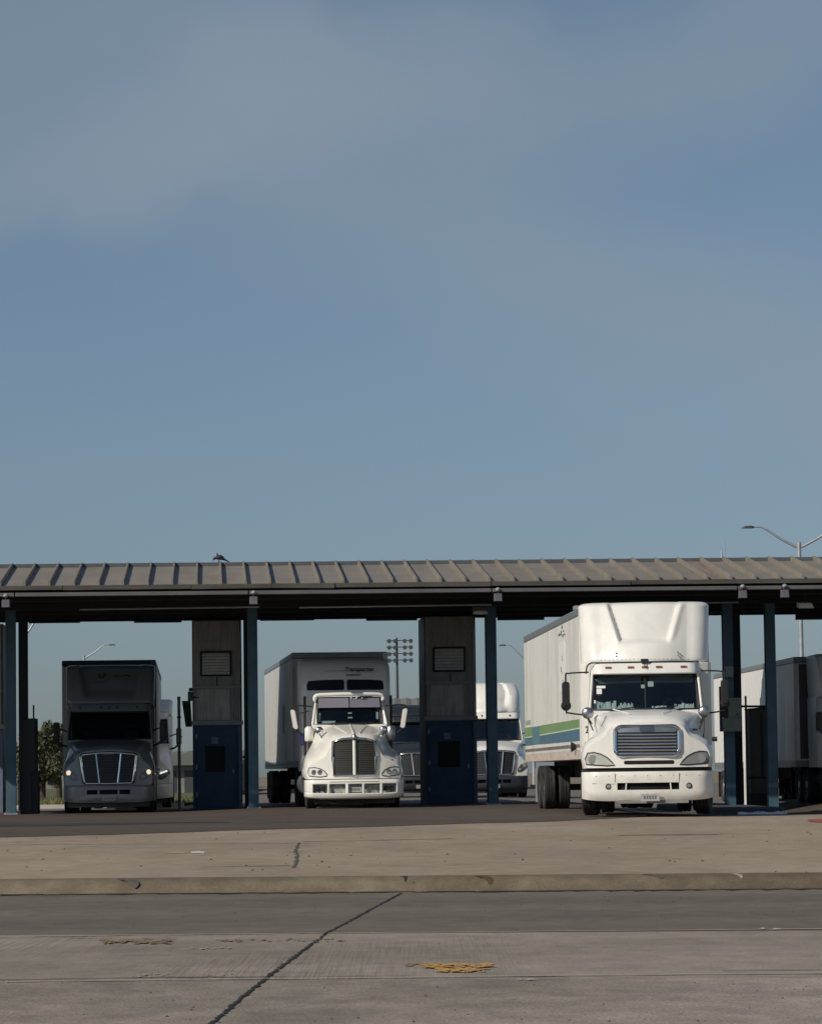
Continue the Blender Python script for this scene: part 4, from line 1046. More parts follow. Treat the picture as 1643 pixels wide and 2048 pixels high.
def plate(parent, x0, x1, z0, z1, y, m=None):
    b = MB(); b.box(x0, x1, y, y + 0.006, z0, z1); o = b.build("number_plate", m or PLATE, parent)
    b = MB()
    for k in range(5):
        xa = x0 + (x1 - x0) * (0.14 + 0.15 * k); b.box(xa, xa + (x1 - x0) * 0.09, y - 0.004, y - 0.001, z0 + (z1 - z0) * 0.28, z0 + (z1 - z0) * 0.75)
    b.build("plate_characters", mat("plate_ink", (0.16, 0.15, 0.17), 0.6), o)
    return o

# ================================================================== TRAILER
def trailer(name, loc, rz, length, label, cat="trailer", body_m=None, nose_m=None, h_bot=1.08, h_top=4.10, stripe=False, axle_y=None, nose_frame=True, top_m=None, width=2.59):
    e = empty(name, loc, rz); tag(e, label, cat)
    hw = width / 2; body_m = body_m or TRAILER_W
    b = MB(); b.box(-hw, hw, 0.0, length, h_bot + 0.16, h_top - 0.17); b.build("body", body_m, e, bevel=0.01)
    tm = top_m or RAIL_G
    b = MB(); b.box(-hw - 0.006, hw + 0.006, -0.006, length + 0.006, h_top - 0.168, h_top); b.build("top_rail", tm, e, bevel=0.03)
    b = MB(); b.box(-hw - 0.008, hw + 0.008, -0.008, length + 0.008, h_bot - 0.02, h_bot + 0.158)
    b.build("bottom_rail", RAIL_W if stripe else RAIL_G, e, bevel=0.008)
    b = MB()          # side posts / seams
    k = int(length / 0.6)
    for i in range(1, k):
        y = i * length / k
        for s in (-1, 1):
            b.box(s * hw - 0.004, s * hw + 0.004, y - 0.012, y + 0.012, h_bot + 0.165, h_top - 0.175)
    for s in (-1, 1):
        q = MB(); q.v = b.v; q.f = [f for f in b.f if b.v[f[0]][0] * s > 0]; u = sorted({i for f in q.f for i in f}); mp = {i: n for n, i in enumerate(u)}
        q.f = [tuple(mp[i] for i in f) for f in q.f]; q.v = [b.v[i] for i in u]; q.build("seam_strips", body_m, e)
    b = MB()
    for i in range(int(length / 0.30)):
        y = 0.15 + i * 0.30
        for s in (-1, 1): b.box(s * (hw + 0.004) - 0.010, s * (hw + 0.004) + 0.010, y - 0.045, y + 0.045, h_bot + (0.22 if stripe else 0.05), h_bot + (0.29 if stripe else 0.11))
    b.build("rail_fixings", mat("rail_fixing_brown", (0.06, 0.04, 0.03), 0.7) if stripe else RAIL_G, e)
    if nose_frame:
        b = MB()
        for s in (-1, 1): b.box(s * hw - 0.07 - (0.06 if s > 0 else 0) + (0.06 if s < 0 else 0), s * hw + 0.012 * s, -0.05, -0.009, h_bot + 0.17, h_top - 0.02)
        build_each(b, "corner_post", nose_m or RAIL_G, e, bevel=0.02)
    b = MB(); b.box(-hw + 0.13, hw - 0.13, -0.02, -0.001, h_bot + 0.2, h_top - 0.2); b.build("nose_sheet", nose_m or body_m, e)
    # underside
    b = MB(); ay = axle_y or (length - 2.6)
    for s in (-1, 1): b.box(s * 0.5 - 0.06, s * 0.5 + 0.06, ay - 2.2, length - 0.1, 0.72, h_bot - 0.022)
    for y in (ay, ay + 1.25): b.box(-1.0, 1.0, y - 0.07, y + 0.07, 0.43, 0.57)
    b.box(-1.1, 1.1, 0.3, 1.6, h_bot - 0.14, h_bot - 0.021)
    b.build("underframe", CHASSIS, e)
    for y in (ay, ay + 1.25):
        for s in (-1, 1):
            wheel(e, s * 1.13, y, 0.5, 0.27, s); wheel(e, s * 0.80, y, 0.5, 0.27, s)
    b = MB()
    for s in (-1, 1):
        b.box(s * 0.95 - 0.06, s * 0.95 + 0.06, 2.6, 2.72, 0.35, h_bot - 0.022); b.box(s * 0.95 - 0.13, s * 0.95 + 0.13, 2.53, 2.79, 0.31, 0.348)
    build_each(b, "landing_leg", CHASSIS, e)
    b = MB()
    for s in (-1, 1): b.box(s * 0.97 - 0.30, s * 0.97 + 0.30, ay + 2.05, ay + 2.06, 0.15, 0.95)
    build_each(b, "mud_flap", mat("pale_mud_flap", (0.35, 0.35, 0.34), 0.8) if stripe else BLACK, e)
    b = MB(); b.box(-1.2, 1.2, length - 0.12, length - 0.02, 0.45, 0.55); b.box(-0.6, -0.5, length - 0.11, length - 0.03, 0.551, h_bot - 0.021); b.box(0.5, 0.6, length - 0.11, length - 0.03, 0.551, h_bot - 0.021); b.build("rear_guard", CHASSIS, e)
    return e

def frame_tube(b, poly, yf, r, off=0.02, n=8):
    b.tube([(x, yf(x, z) - off, z) for x, z in poly], r, n, closed=True)
def hbar(b, x0, x1, z, yf, r, off, k=10):
    b.tube([(x0 + (x1 - x0) * i / k, yf(x0 + (x1 - x0) * i / k, z) - off, z) for i in range(k + 1)], r, 6)

# ---------------------------------------------------------------- white truck with rounded hood and scooped roof fairing
def make_truck_columbia(loc, rz):
    e = empty("semi_truck", loc, rz)
    tag(e, "white semi truck with scooped roof fairing, standing in the sun before the canopy", "truck")
    bow, lean, ys = 0.20, 0.10, 0.10
    yf = lambda x, z: ys + bow * (x / 1.2) ** 2 + lean * (z - 0.87) * (1 - ys / 1.2)
    b = MB()
    hood_surface(b, [
        (ys, [(1.12, .885), (1.165, 1.08), (1.10, 1.26), (.95, 1.37), (.78, 1.47), (.65, 1.64), (.32, 1.715), (0, 1.72)]),
        (0.19, [(1.17, .88), (1.205, 1.08), (1.145, 1.29), (.98, 1.42), (.80, 1.53), (.67, 1.71), (.32, 1.785), (0, 1.79)]),
        (0.42, [(1.20, .88), (1.225, 1.09), (1.165, 1.33), (1.0, 1.46), (.82, 1.57), (.70, 1.77), (.34, 1.85), (0, 1.855)]),
        (1.20, [(1.21, 1.06), (1.22, 1.2), (1.16, 1.36), (1.02, 1.47), (.89, 1.62), (.81, 1.85), (.38, 1.945), (0, 1.95)]),
        (1.92, [(1.18, 1.08), (1.16, 1.22), (1.10, 1.38), (1.03, 1.52), (1.0, 1.74), (.975, 1.92), (.42, 1.985), (0, 1.99)])], bow, lean=lean)
    hood = b.build("hood", WHITE, e, smooth=38)
    b = MB()
    for s in (-1, 1): b.tube([(s * 0.62, 1.80, 2.0), (s * 0.30, 0.62, 1.892)], 0.012, 5)
    b.build("hood_crease", WHITE, hood)
    b = MB(); b.patch(rrect(-1.13, 1.13, .80, .884, .03), lambda x, z: yf(x, z) + 0.05, 0.0, 0.3); b.build("lower_gap", DARKGAP, e)
    # grille
    b = MB(); b.patch(rrect(-.60, .60, 1.085, 1.665, .13), yf, 0.006, 0.03); g = b.build("grille", GRILLE, e)
    b = MB(); frame_tube(b, rrect(-.585, .60, 1.10, 1.655, .12), yf, (0.042, 0.03), 0.02)
    b.build("grille_frame", CHROME, g, smooth=60)
    b = MB(); b.patch(rrect(-.54, .55, 1.535, 1.63, .03), yf, 0.022, 0.02); b.build("grille_header", CHROME_D, g, bevel=0.006)
    b = MB(); b.patch(rrect(-.13, .14, 1.545, 1.645, .045), yf, 0.040, 0.015); b.build("badge", mat("dark_badge", (0.10, 0.11, 0.14), 0.3, 0.4), g)
    b = MB()
    for i in range(7): hbar(b, -.53, .545, 1.145 + i * 0.058, yf, (0.017, 0.017), 0.018)
    b.build("grille_bars", CHROME, g, smooth=60)
    b = MB(); b.patch(rrect(-.43, .50, .945, 1.015, .03), yf, 0.004, 0.03); b.build("hood_slot", DARKGAP, e)
    # headlights
    hl = [(-1.10, 1.165), (-.98, 1.175), (-.86, 1.145), (-.74, 1.08), (-.65, .99), (-.60, .935), (-.74, .925), (-.95, .94), (-1.13, .955), (-1.145, 1.06)]
    for poly, m in ((hl, LAMP_GREY), (mir(hl), LAMP_DULL)):
        b = MB(); b.patch(poly, yf, 0.008, 0.03); h = b.build("headlight", m, e, smooth=30)
        cx = sum(p[0] for p in poly) / len(poly); b = MB(); frame_tube(b, poly, yf, 0.012, 0.006, 6); b.build("headlight_rim", BLACK, h)
        b = MB(); c = 1.0 if cx > 0 else -1.0; b.lathe_y([(-0.006, 0.02), (-0.004, 0.085), (0.006, 0.09)], (c * 1.0, yf(1.0, 1.04) - 0.016, 1.04), 18); b.build("bulb_bowl", LAMP_REF if c < 0 else LAMP_DULL, h, smooth=50)
    # bumper
    b = MB(); P = bumper_grid(b, 1.225, .27, .812, 0.16, holes=[(-.56, .58, .475, .605)], y_off=0.0)
    bp = b.build("bumper", BUMP_W, e, smooth=40)
    yb = lambda x, z: 0.16 * (x / 1.225) ** 2
    b = MB(); b.patch(rrect(-.62, .64, .45, .63, .02), lambda x, z: yb(x, z) + 0.07, 0, 0.05); b.build("intake", DARKGAP, bp)
    b = MB()
    for x in (-.39, .42): b.tube([(x, yb(x, .6) + 0.02, .607), (x + 0.012 * (1 if x > 0 else -1), yb(x, .5) + 0.02, .473)], 0.014, 6)
    build_each(b, "intake_divider", BUMP_W, bp)
    for x, m in ((-.72, LAMP_REF), (.76, LAMP_DULL)):
        b = MB(); b.lathe_y([(-0.016, 0.02), (-0.014, 0.045), (0.0, 0.058), (0.02, 0.06)], (x, yb(x, .5), .54), 18); f = b.build("fog_lamp", BLACK, bp, smooth=40)
        b = MB(); b.lathe_y([(-0.022, 0.01), (-0.019, 0.036)], (x, yb(x, .5), .54), 14); b.build("fog_lens", m, f, smooth=50)
    b = MB()
    for s in (-.60, .58):
        b.tube([(s, yb(s, .7) - 0.003, .78), (s, yb(s, .7) - 0.003, .62)], 0.006, 5)
    b.tube([(-1.02, yb(1.02, .6) + 0.002, .60), (-.62, yb(.62, .6) - 0.003, .585)], 0.005, 5)
    build_each(b, "bumper_seam", mat("bumper_seam_dirt", (0.35, 0.32, 0.26), 0.9), bp)
    b = MB(); b.box(-.55, .75, 0.06, 0.10, .225, .29); b.build("bumper_valance", mat("valance_grey", (0.25, 0.24, 0.22), 0.8, var=0.2), bp)
    plate(bp, -.125, .215, .265, .40, -0.035)
    # cab
    cab = cab_shell(e, WHITE, 1.01, 0.98, 1.95, 2.40, 1.985, 2.665, 3.35, 2.86)
    cab_interior(e, 0.97, 1.95, 1.985, 3.30, 2.83)
    windscreen(e, 1.01, 0.98, 1.93, 2.38, 1.985, 2.665, split=True, bow=0.12)
    # papers on the dash, stickers, inner sun visors
    b = MB()
    for (xa, xb, h, y) in ((-.98, -.56, .15, 2.02), (-.52, -.24, .12, 2.04), (-.55, -.22, .06, 2.02), (.55, .92, .09, 2.03), (.12, .40, .05, 2.03)):
        n = 8
        for i in range(n):
            x0 = xa + (xb - xa) * i / n; x1 = xa + (xb - xa) * (i + 1) / n
            b.hexa([(x0, y, 1.99), (x1, y, 1.99), (x1, y + .02, 1.99), (x0, y + .02, 1.99)], [(x0, y + .08, 2.02 + h * random.uniform(.3, 1)), (x1, y + .08, 2.02 + h * random.uniform(.3, 1)), (x1, y + .1, 2.02 + h * random.uniform(.3, 1)), (x0, y + .1, 2.02 + h * random.uniform(.3, 1))])
    build_each(b, "dash_paper", PAPER, e)
    b = MB(); yw = lambda z: 1.93 + 0.45 * (z - 1.985) / 0.68
    for (x0, x1, z0, z1) in ((-.08, -.01, 2.40, 2.47), (.05, .16, 2.43, 2.53), (-.93, -.83, 2.30, 2.40), (-.93, -.76, 2.41, 2.46), (-.98, -.95, 2.12, 2.18)):
        b.hexa([(x0, yw(z0) - .075, z0), (x1, yw(z0) - .075, z0), (x1, yw(z0) - .07, z0), (x0, yw(z0) - .07, z0)], [(x0, yw(z1) - .075, z1), (x1, yw(z1) - .075, z1), (x1, yw(z1) - .07, z1), (x0, yw(z1) - .07, z1)])
    build_each(b, "windscreen_sticker", PAPER, e)
    b = MB()
    for s in (-1, 1): b.hexa([(s * .5 - .42, 2.38, 2.50), (s * .5 + .42, 2.38, 2.50), (s * .5 + .42, 2.39, 2.50), (s * .5 - .42, 2.39, 2.50)], [(s * .5 - .42, 2.44, 2.65), (s * .5 + .42, 2.44, 2.65), (s * .5 + .42, 2.45, 2.65), (s * .5 - .42, 2.45, 2.65)])
    build_each(b, "inner_visor", mat("inner_visor_teal_grey", (0.10, 0.14, 0.15), 0.8), e)
    br = band_panel(e, "sun_visor", WHITE, 1.05, 2.12, 2.675, 2.895, bow=0.10, lean=0.10)
    for x in (-.70, -.27, 0.0, .27, .74):
        b = MB(); b.patch(rrect(x - .06, x + .06, 2.785, 2.825, .012, 2), lambda x, z: 2.12 + 0.10 * (x / 1.05) ** 2 + 0.05, 0.018, 0.05); b.build("marker_light", REDDISH, br)
    b = MB(); hbar(b, -1.03, 1.03, 2.905, lambda x, z: 2.22 + 0.10 * (x / 1.05) ** 2, 0.014, 0.0)
    b.tube(catmull([(-1.02, 2.30, 2.905), (-1.10, 2.36, 2.85), (-1.13, 2.40, 2.70)], 4), 0.014, 6)
    b.build("visor_trim", BLACK, br, smooth=60)
    b = MB(); b.box(-.075, .075, 2.16, 2.28, 2.89, 2.965); b.tube([(0.0, 2.16, 2.90), (0.0, 2.10, 2.80)], 0.012, 5); b.build("roof_camera", BLACK, e, bevel=0.01)
    # fairing and sleeper
    def scoop(x, z):
        hw = 0.50 + 0.30 * max(0, z - 3.35)
        ins = sm((z - 3.28) / 0.10) * sm((hw - abs(x)) / 0.075)
        lip = math.exp(-((abs(x) - hw - 0.03) / 0.05) ** 2) * sm((z - 3.3) / 0.15) * 0.028
        return 0.17 * ins - lip
    lv = [(0.98, 3.36, 0.03), (1.6, 3.36, 0.02), (2.4, 3.36, 0.02), (2.83, 3.34, 0.02), (2.875, 2.60, 0.05), (2.91, 2.52, 0.05)]
    lv += [(2.95 + 1.10 * i / 26, 2.50 + 0.70 * (i / 26) ** 1.25, 0.05 - 0.045 * i / 26) for i in range(27)]
    lv += [(4.075, 3.24, 0.02), (4.10, 3.30, 0.05), (4.12, 3.38, 0.10), (4.13, 3.6, 0.18)]
    b = MB(); sleeper(b, 1.285, lv, 5.15, r=0.42, bow=0.24, scoop=scoop, nf=61); sl = b.build("sleeper_fairing", WHITE, e, smooth=50)
    ysf = lambda x, z: 2.50 + 0.70 * max(0, (z - 2.95) / 1.10) ** 1.25 + 0.24 * (x / .85) ** 2
    seam = mat("panel_seam_grime", (0.30, 0.28, 0.24), 0.9)
    for s in (-1, 1):
        lo = [(s * 1.10, 2.92, 1.30), (s * 1.22, 2.98, 1.30), (s * 1.278, 3.10, 1.30), (s * 1.278, 3.50, 1.30), (s * 1.10, 3.50, 1.30)]
        b = MB(); b.loft([lo, [(x - s * .03 * (abs(x) < 1.15), y - 0.10, 2.4) for x, y, z in lo], [(x - s * .05 * (abs(x) < 1.15), y - 0.16, 2.90) for x, y, z in lo]])
        b.build("cab_side_fairing", WHITE, e, smooth=50, bevel=0.01)
        b = MB(); b.tube([(s * 1.21, 1.22, 1.10), (s * 1.215, 1.22, 1.20), (s * 1.16, 1.22, 1.36), (s * 1.02, 1.22, 1.47)], 0.005, 5); b.build("hood_seam", seam, hood)
        b = MB(); b.tube([(s * 1.095, 2.02, 1.0), (s * 1.095, 2.04, 2.0), (s * 1.05, 2.42, 2.62)], 0.008, 5); b.tube([(s * 1.097, 3.1, 1.0), (s * 1.095, 3.1, 2.0), (s * 1.045, 3.1, 2.66)], 0.008, 5); b.build("door_seam", seam, cab)
    b = MB()
    for i in range(24):
        x = -.92 + 1.84 * i / 23; b.lathe_y([(-0.004, 0.004), (0.0, 0.009)], (x, ysf(x, 2.97) - 0.001, 2.97), 6)
    b.build("fairing_rivets", seam, sl)
    b = MB()
    for i in range(9):
        x = -.95 + 1.9 * i / 8
        b.lathe_y([(-0.004, 0.004), (0.0, 0.010)], (x, yb(x, .72) - 0.001, .735), 6)
    b.build("bumper_bolts", seam, bp)
    for s in (-1, 1):
        b = MB(); b.box(s * 1.275 - 0.02, s * 1.275 + 0.02, 5.15, 5.55, 1.2, 4.05); b.build("side_extender", WHITE if s < 0 else BLACK, e, bevel=0.01)
    text_obj("cab_number", "22", 0.19, LETTER, e, (-1.10, 2.55, 1.62), bold=0.004, rot=(R(90), 0, R(-90 + 38)))
    b = MB()
    for x in (-.545, .645): b.box(x - 0.010, x + 0.010, 2.60, 2.66, 3.03, 3.05); b.box(x - 0.010, x + 0.010, 2.63, 2.69, 3.09, 3.11)
    b.build("fairing_bolts", BLACK, sl)
    # mirrors
    mirror_arm(e, -1, 1.08, 1.52, 2.35, 2.55, 2.02, 0.46, 0.15, arm_z=2.73)
    mirror_arm(e, 1, 1.08, 1.52, 2.35, 2.55, 2.02, 0.46, 0.15, arm_z=2.73)
    for s in (-1, 1):
        b = MB(); b.lathe_y([(-0.05, 0.02), (-0.04, 0.08), (0.0, 0.112), (0.05, 0.112), (0.09, 0.06)], (s * 1.10, 1.55, 1.93), 18)
        h = b.build("hood_mirror", CHROME_D, e, smooth=50)
        b = MB(); b.tube([(s * 1.10, 1.58, 1.83), (s * 1.00, 1.15, 1.60)], 0.014, 6); b.tube([(s * 1.10, 1.58, 1.85), (s * 1.02, 1.5, 1.42 + .3)], 0.012, 6); b.build("hood_mirror_stalk", BLACK, h)
    b = MB(); b.tube([(-.74, .75, 1.86), (-.84, .72, 1.66)], 0.012, 5); b.build("hood_latch", CHROME_D, e)
    b = MB(); b.box(.86, .95, .60, .68, 1.56, 1.60); b.tube([(1.08, 0.8, 1.80), (1.06, 0.75, 1.42)], 0.014, 5); b.build("hood_peg", BLACK, e)
    b = MB(); b.lathe_x([(0, 0.04), (0.1, 0.05)], (1.22, 0.9, 1.40), 10); b.build("side_marker", BLACK, e)
    chassis(e, 7.4, (1.25, 5.6, 6.9)); drive_wheels(e, (5.6, 6.9))
    wheel(e, -1.05, 1.25, 0.51, 0.29, -1, steer=R(-7)); wheel(e, 1.05, 1.25, 0.51, 0.29, 1, steer=R(-7))
    b = MB()
    for s in (-1, 1): b.hexa([(s * 1.15 - .06, 2.0, .35), (s * 1.15 + .06, 2.0, .35), (s * 1.15 + .06, 5.0, .35), (s * 1.15 - .06, 5.0, .35)], [(s * 1.17 - .06, 2.0, 1.1), (s * 1.17 + .06, 2.0, 1.1), (s * 1.17 + .06, 5.0, 1.1), (s * 1.17 - .06, 5.0, 1.1)])
    build_each(b, "side_skirt", OFFWHITE, e, bevel=0.02)
    return e

# ---------------------------------------------------------------- streamlined truck with trapezoid grille (several stand in the lanes)
def make_truck_stream(loc, rz, label, paint, lights_on=False, low=False, fair_scoop=True, led=False, bumper_m=None, skirts=True, dome=False):
    e = empty("semi_truck", loc, rz); tag(e, label, "truck")
    bow, lean, ys = 0.24, 0.14, 0.10
    yf = lambda x, z: ys + bow * (x / 1.2) ** 2 + lean * (z - 0.80) * (1 - ys / 1.2)
    b = MB()
    hood_surface(b, [
        (ys, [(1.13, .74), (1.16, .95), (1.13, 1.16), (1.02, 1.30), (.90, 1.40), (.78, 1.58), (.42, 1.66), (0, 1.675)]),
        (0.20, [(1.18, .74), (1.20, .95), (1.18, 1.20), (1.06, 1.36), (.94, 1.47), (.82, 1.63), (.42, 1.72), (0, 1.735)]),
        (0.60, [(1.20, .80), (1.22, 1.0), (1.20, 1.30), (1.10, 1.46), (.98, 1.57), (.86, 1.71), (.42, 1.79), (0, 1.80)]),
        (1.30, [(1.21, 1.02), (1.22, 1.2), (1.17, 1.42), (1.10, 1.58), (1.03, 1.70), (.94, 1.84), (.44, 1.90), (0, 1.91)]),
        (1.95, [(1.18, 1.05), (1.18, 1.25), (1.16, 1.45), (1.14, 1.62), (1.12, 1.78), (1.07, 1.93), (.46, 1.975), (0, 1.98)])], bow, lean=lean, zb=0.80)
    b.build("hood", paint, e, smooth=38)
    fr = [(-.735, 1.50), (-.66, 1.56), (-.3, 1.59), (0, 1.60), (.3, 1.59), (.66, 1.56), (.735, 1.50), (.70, 1.20), (.655, .86), (.60, .80), (0, .785), (-.60, .80), (-.655, .86), (-.70, 1.20)][::-1]
    b = MB(); b.patch([(x * 1.07, 1.19 + (z - 1.19) * 1.10) for x, z in fr], yf, 0.004, 0.03); b.build("grille_surround", BLACK, e)
    b = MB(); b.patch(fr, yf, 0.010, 0.02); g = b.build("grille", GRILLE, e)
    b = MB(); frame_tube(b, fr, yf, (0.038, 0.030), 0.026); b.build("grille_frame", CHROME, g, smooth=60)
    b = MB()
    for s in (-1, 1): b.tube([(s * .33, yf(.33, 1.56) - .03, 1.57), (s * .29, yf(.3, 1.2) - .03, 1.2), (s * .245, yf(.25, .8) - .03, .81)], 0.028, 6)
    build_each(b, "grille_upright", CHROME, g, smooth=60)
    b = MB()
    for i in range(9): hbar(b, -.68 + .005 * (9 - i), .68 - .005 * (9 - i), .87 + i * 0.075, yf, 0.011, 0.018, 8)
    b.build("grille_bars", mat("dark_grille_bar", (0.05, 0.055, 0.065), 0.4, 0.4), g, smooth=60)
    b = MB(); b.patch(rrect(-.14, .14, 1.545, 1.615, .03), yf, 0.05, 0.02); b.build("badge", mat("dark_badge", (0.10, 0.11, 0.14), 0.3, 0.4), g)
    hl = [(-1.14, 1.16), (-1.05, 1.17), (-.93, 1.12), (-.84, 1.02), (-.80, .93), (-.83, .86), (-.93, .86), (-1.06, .94), (-1.14, 1.03)]
    for poly, s in ((hl, -1), (mir(hl), 1)):
        b = MB(); b.patch(poly, yf, 0.008, 0.03); h = b.build("headlight", mat("dark_headlight_lens", (0.09, 0.09, 0.09), 0.25, coat=0.5), e, smooth=30)
        b = MB()
        if led: b.tube([(s * .86, yf(.86, 1.08) - .03, 1.05), (s * 1.08, yf(1.08, 1.1) - .03, 1.13)], 0.028, 6)
        else: b.lathe_y([(-0.02, 0.03), (-0.015, 0.06), (0.0, 0.068)], (s * 1.055, yf(1.05, 1.1) - 0.012, 1.08), 16)
        b.build("lamp", (LED_ON if led else LAMP_ON) if lights_on else LAMP_REF, h, smooth=50)
        b = MB(); b.lathe_y([(-0.015, 0.02), (0.0, 0.06)], (s * .90, yf(.9, .94) - 0.012, .955), 14); b.build("low_lamp", LAMP_DULL, h, smooth=50)
        b = MB(); b.box(s * 1.15 - 0.02, s * 1.15 + 0.02, yf(1.15, 1.05) - 0.01, yf(1.15, 1.05) + 0.15, 1.02, 1.12); b.build("indicator", AMBER, h, bevel=0.008)
    holes = [(-.57, -.29, .50, .62), (-.24, .24, .50, .62), (.29, .57, .50, .62)]
    b = MB(); bumper_grid(b, 1.20, .28, .73, 0.20, holes=holes, y_off=0.02, corner=0.34); bp = b.build("bumper", bumper_m or paint, e, smooth=40)
    b = MB(); b.patch(rrect(-.66, .66, .46, .66, .02), lambda x, z: 0.12 + 0.2 * (x / 1.2) ** 2, 0, 0.05); b.build("intake", DARKGAP, bp)
    b = MB(); b.patch(rrect(-1.1, 1.1, .16, .285, .05), lambda x, z: 0.14 + 0.25 * (x / 1.2) ** 2, 0, 0.05); b.build("air_dam", BLACK, bp)
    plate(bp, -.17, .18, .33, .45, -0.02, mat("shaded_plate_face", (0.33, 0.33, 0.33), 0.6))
    cab_shell(e, paint, 1.09, 1.05, 1.95, 2.48, 1.98, 2.72, 3.35, 2.88, wall_w=1.16)
    cab_interior(e, 1.04, 1.95, 1.98, 3.30, 2.86)
    windscreen(e, 1.09, 1.05, 1.93, 2.46, 1.98, 2.72, bow=0.14)
    br = band_panel(e, "brow_panel", paint, 1.10, 2.22, 2.735, 2.94, bow=0.12, lean=0.10)
    for x in (-.80, -.24, -.02, .20, .74):
        b = MB(); b.patch(rrect(x - .022, x + .022, 2.79, 2.88, .01, 2), lambda x, z: 2.22 + 0.12 * (x / 1.1) ** 2 + 0.05, 0.02, 0.05); b.build("marker_light", BLACK, br)
    top = 3.35 if low else 4.02
    def scoop(x, z):
        hw = 0.74 + 0.20 * max(0, z - 3.2)
        return 0.20 * sm((z - 3.02) / 0.35) * sm((hw - abs(x)) / 0.16)
    lv = [(0.98, 3.36, 0.04), (2.0, 3.36, 0.03), (2.84, 3.34, 0.03), (2.90, 2.62, 0.06), (2.95, 2.58, 0.05)]
    lv += [(2.98 + (top - 3.02) * i / 18, 2.56 + (0.75 if not low else 0.5) * (i / 18) ** 1.4, 0.05 - 0.03 * i / 18) for i in range(19)]
    lv += [(top - 0.01, 2.62 + 0.78, 0.04), (top + 0.02, 3.5, 0.09), (top + 0.035, 3.8, 0.16)]
    if dome:
        lv = [(z, y + 0.9 * max(0, z - 3.45) ** 2, i + 0.55 * max(0, z - 3.55) ** 2) for z, y, i in lv]
    b = MB(); sleeper(b, 1.24, lv, 5.1, r=0.22 if not dome else 0.5, bow=0.14 if not dome else 0.3, scoop=scoop if fair_scoop and not low else None, nf=49); b.build("sleeper_fairing", paint, e, smooth=50)
    for s in (-1, 1):
        pth = catmull([(s * 1.14, 2.05, 1.80), (s * 1.30, 1.98, 1.84), (s * 1.40, 1.95, 1.94)], 4)
        b = MB(); b.tube(pth, 0.03, 8); b.tube([(s * 1.14, 2.2, 2.2), (s * 1.38, 1.97, 2.28)], 0.02, 6); mb = b.build("mirror_bracket", BLACK, e, smooth=60)
        b = MB(); c = rrect(-.085, .085, 0, .52, .05); x0 = s * 1.43
        b.loft([[(x0 + x * .75, 1.84, 1.93 + z) for x, z in c], [(x0 + x, 1.90, 1.93 + z) for x, z in c], [(x0 + x, 2.02, 1.93 + z) for x, z in c]])
        b.build("mirror", BLACK, mb, smooth=40, bevel=0.008)
    chassis(e, 7.3, (1.25, 5.6, 6.9)); drive_wheels(e, (5.6, 6.9))
    for s in (-1, 1): wheel(e, s * 1.05, 1.25, 0.51, 0.29, s)
    if skirts:
        b = MB()
        for s in (-1, 1): b.box(s * 1.16 - .05, s * 1.16 + .05, 2.0, 5.0, .3, 1.1)
        build_each(b, "side_skirt", paint, e, bevel=0.02)
    return e

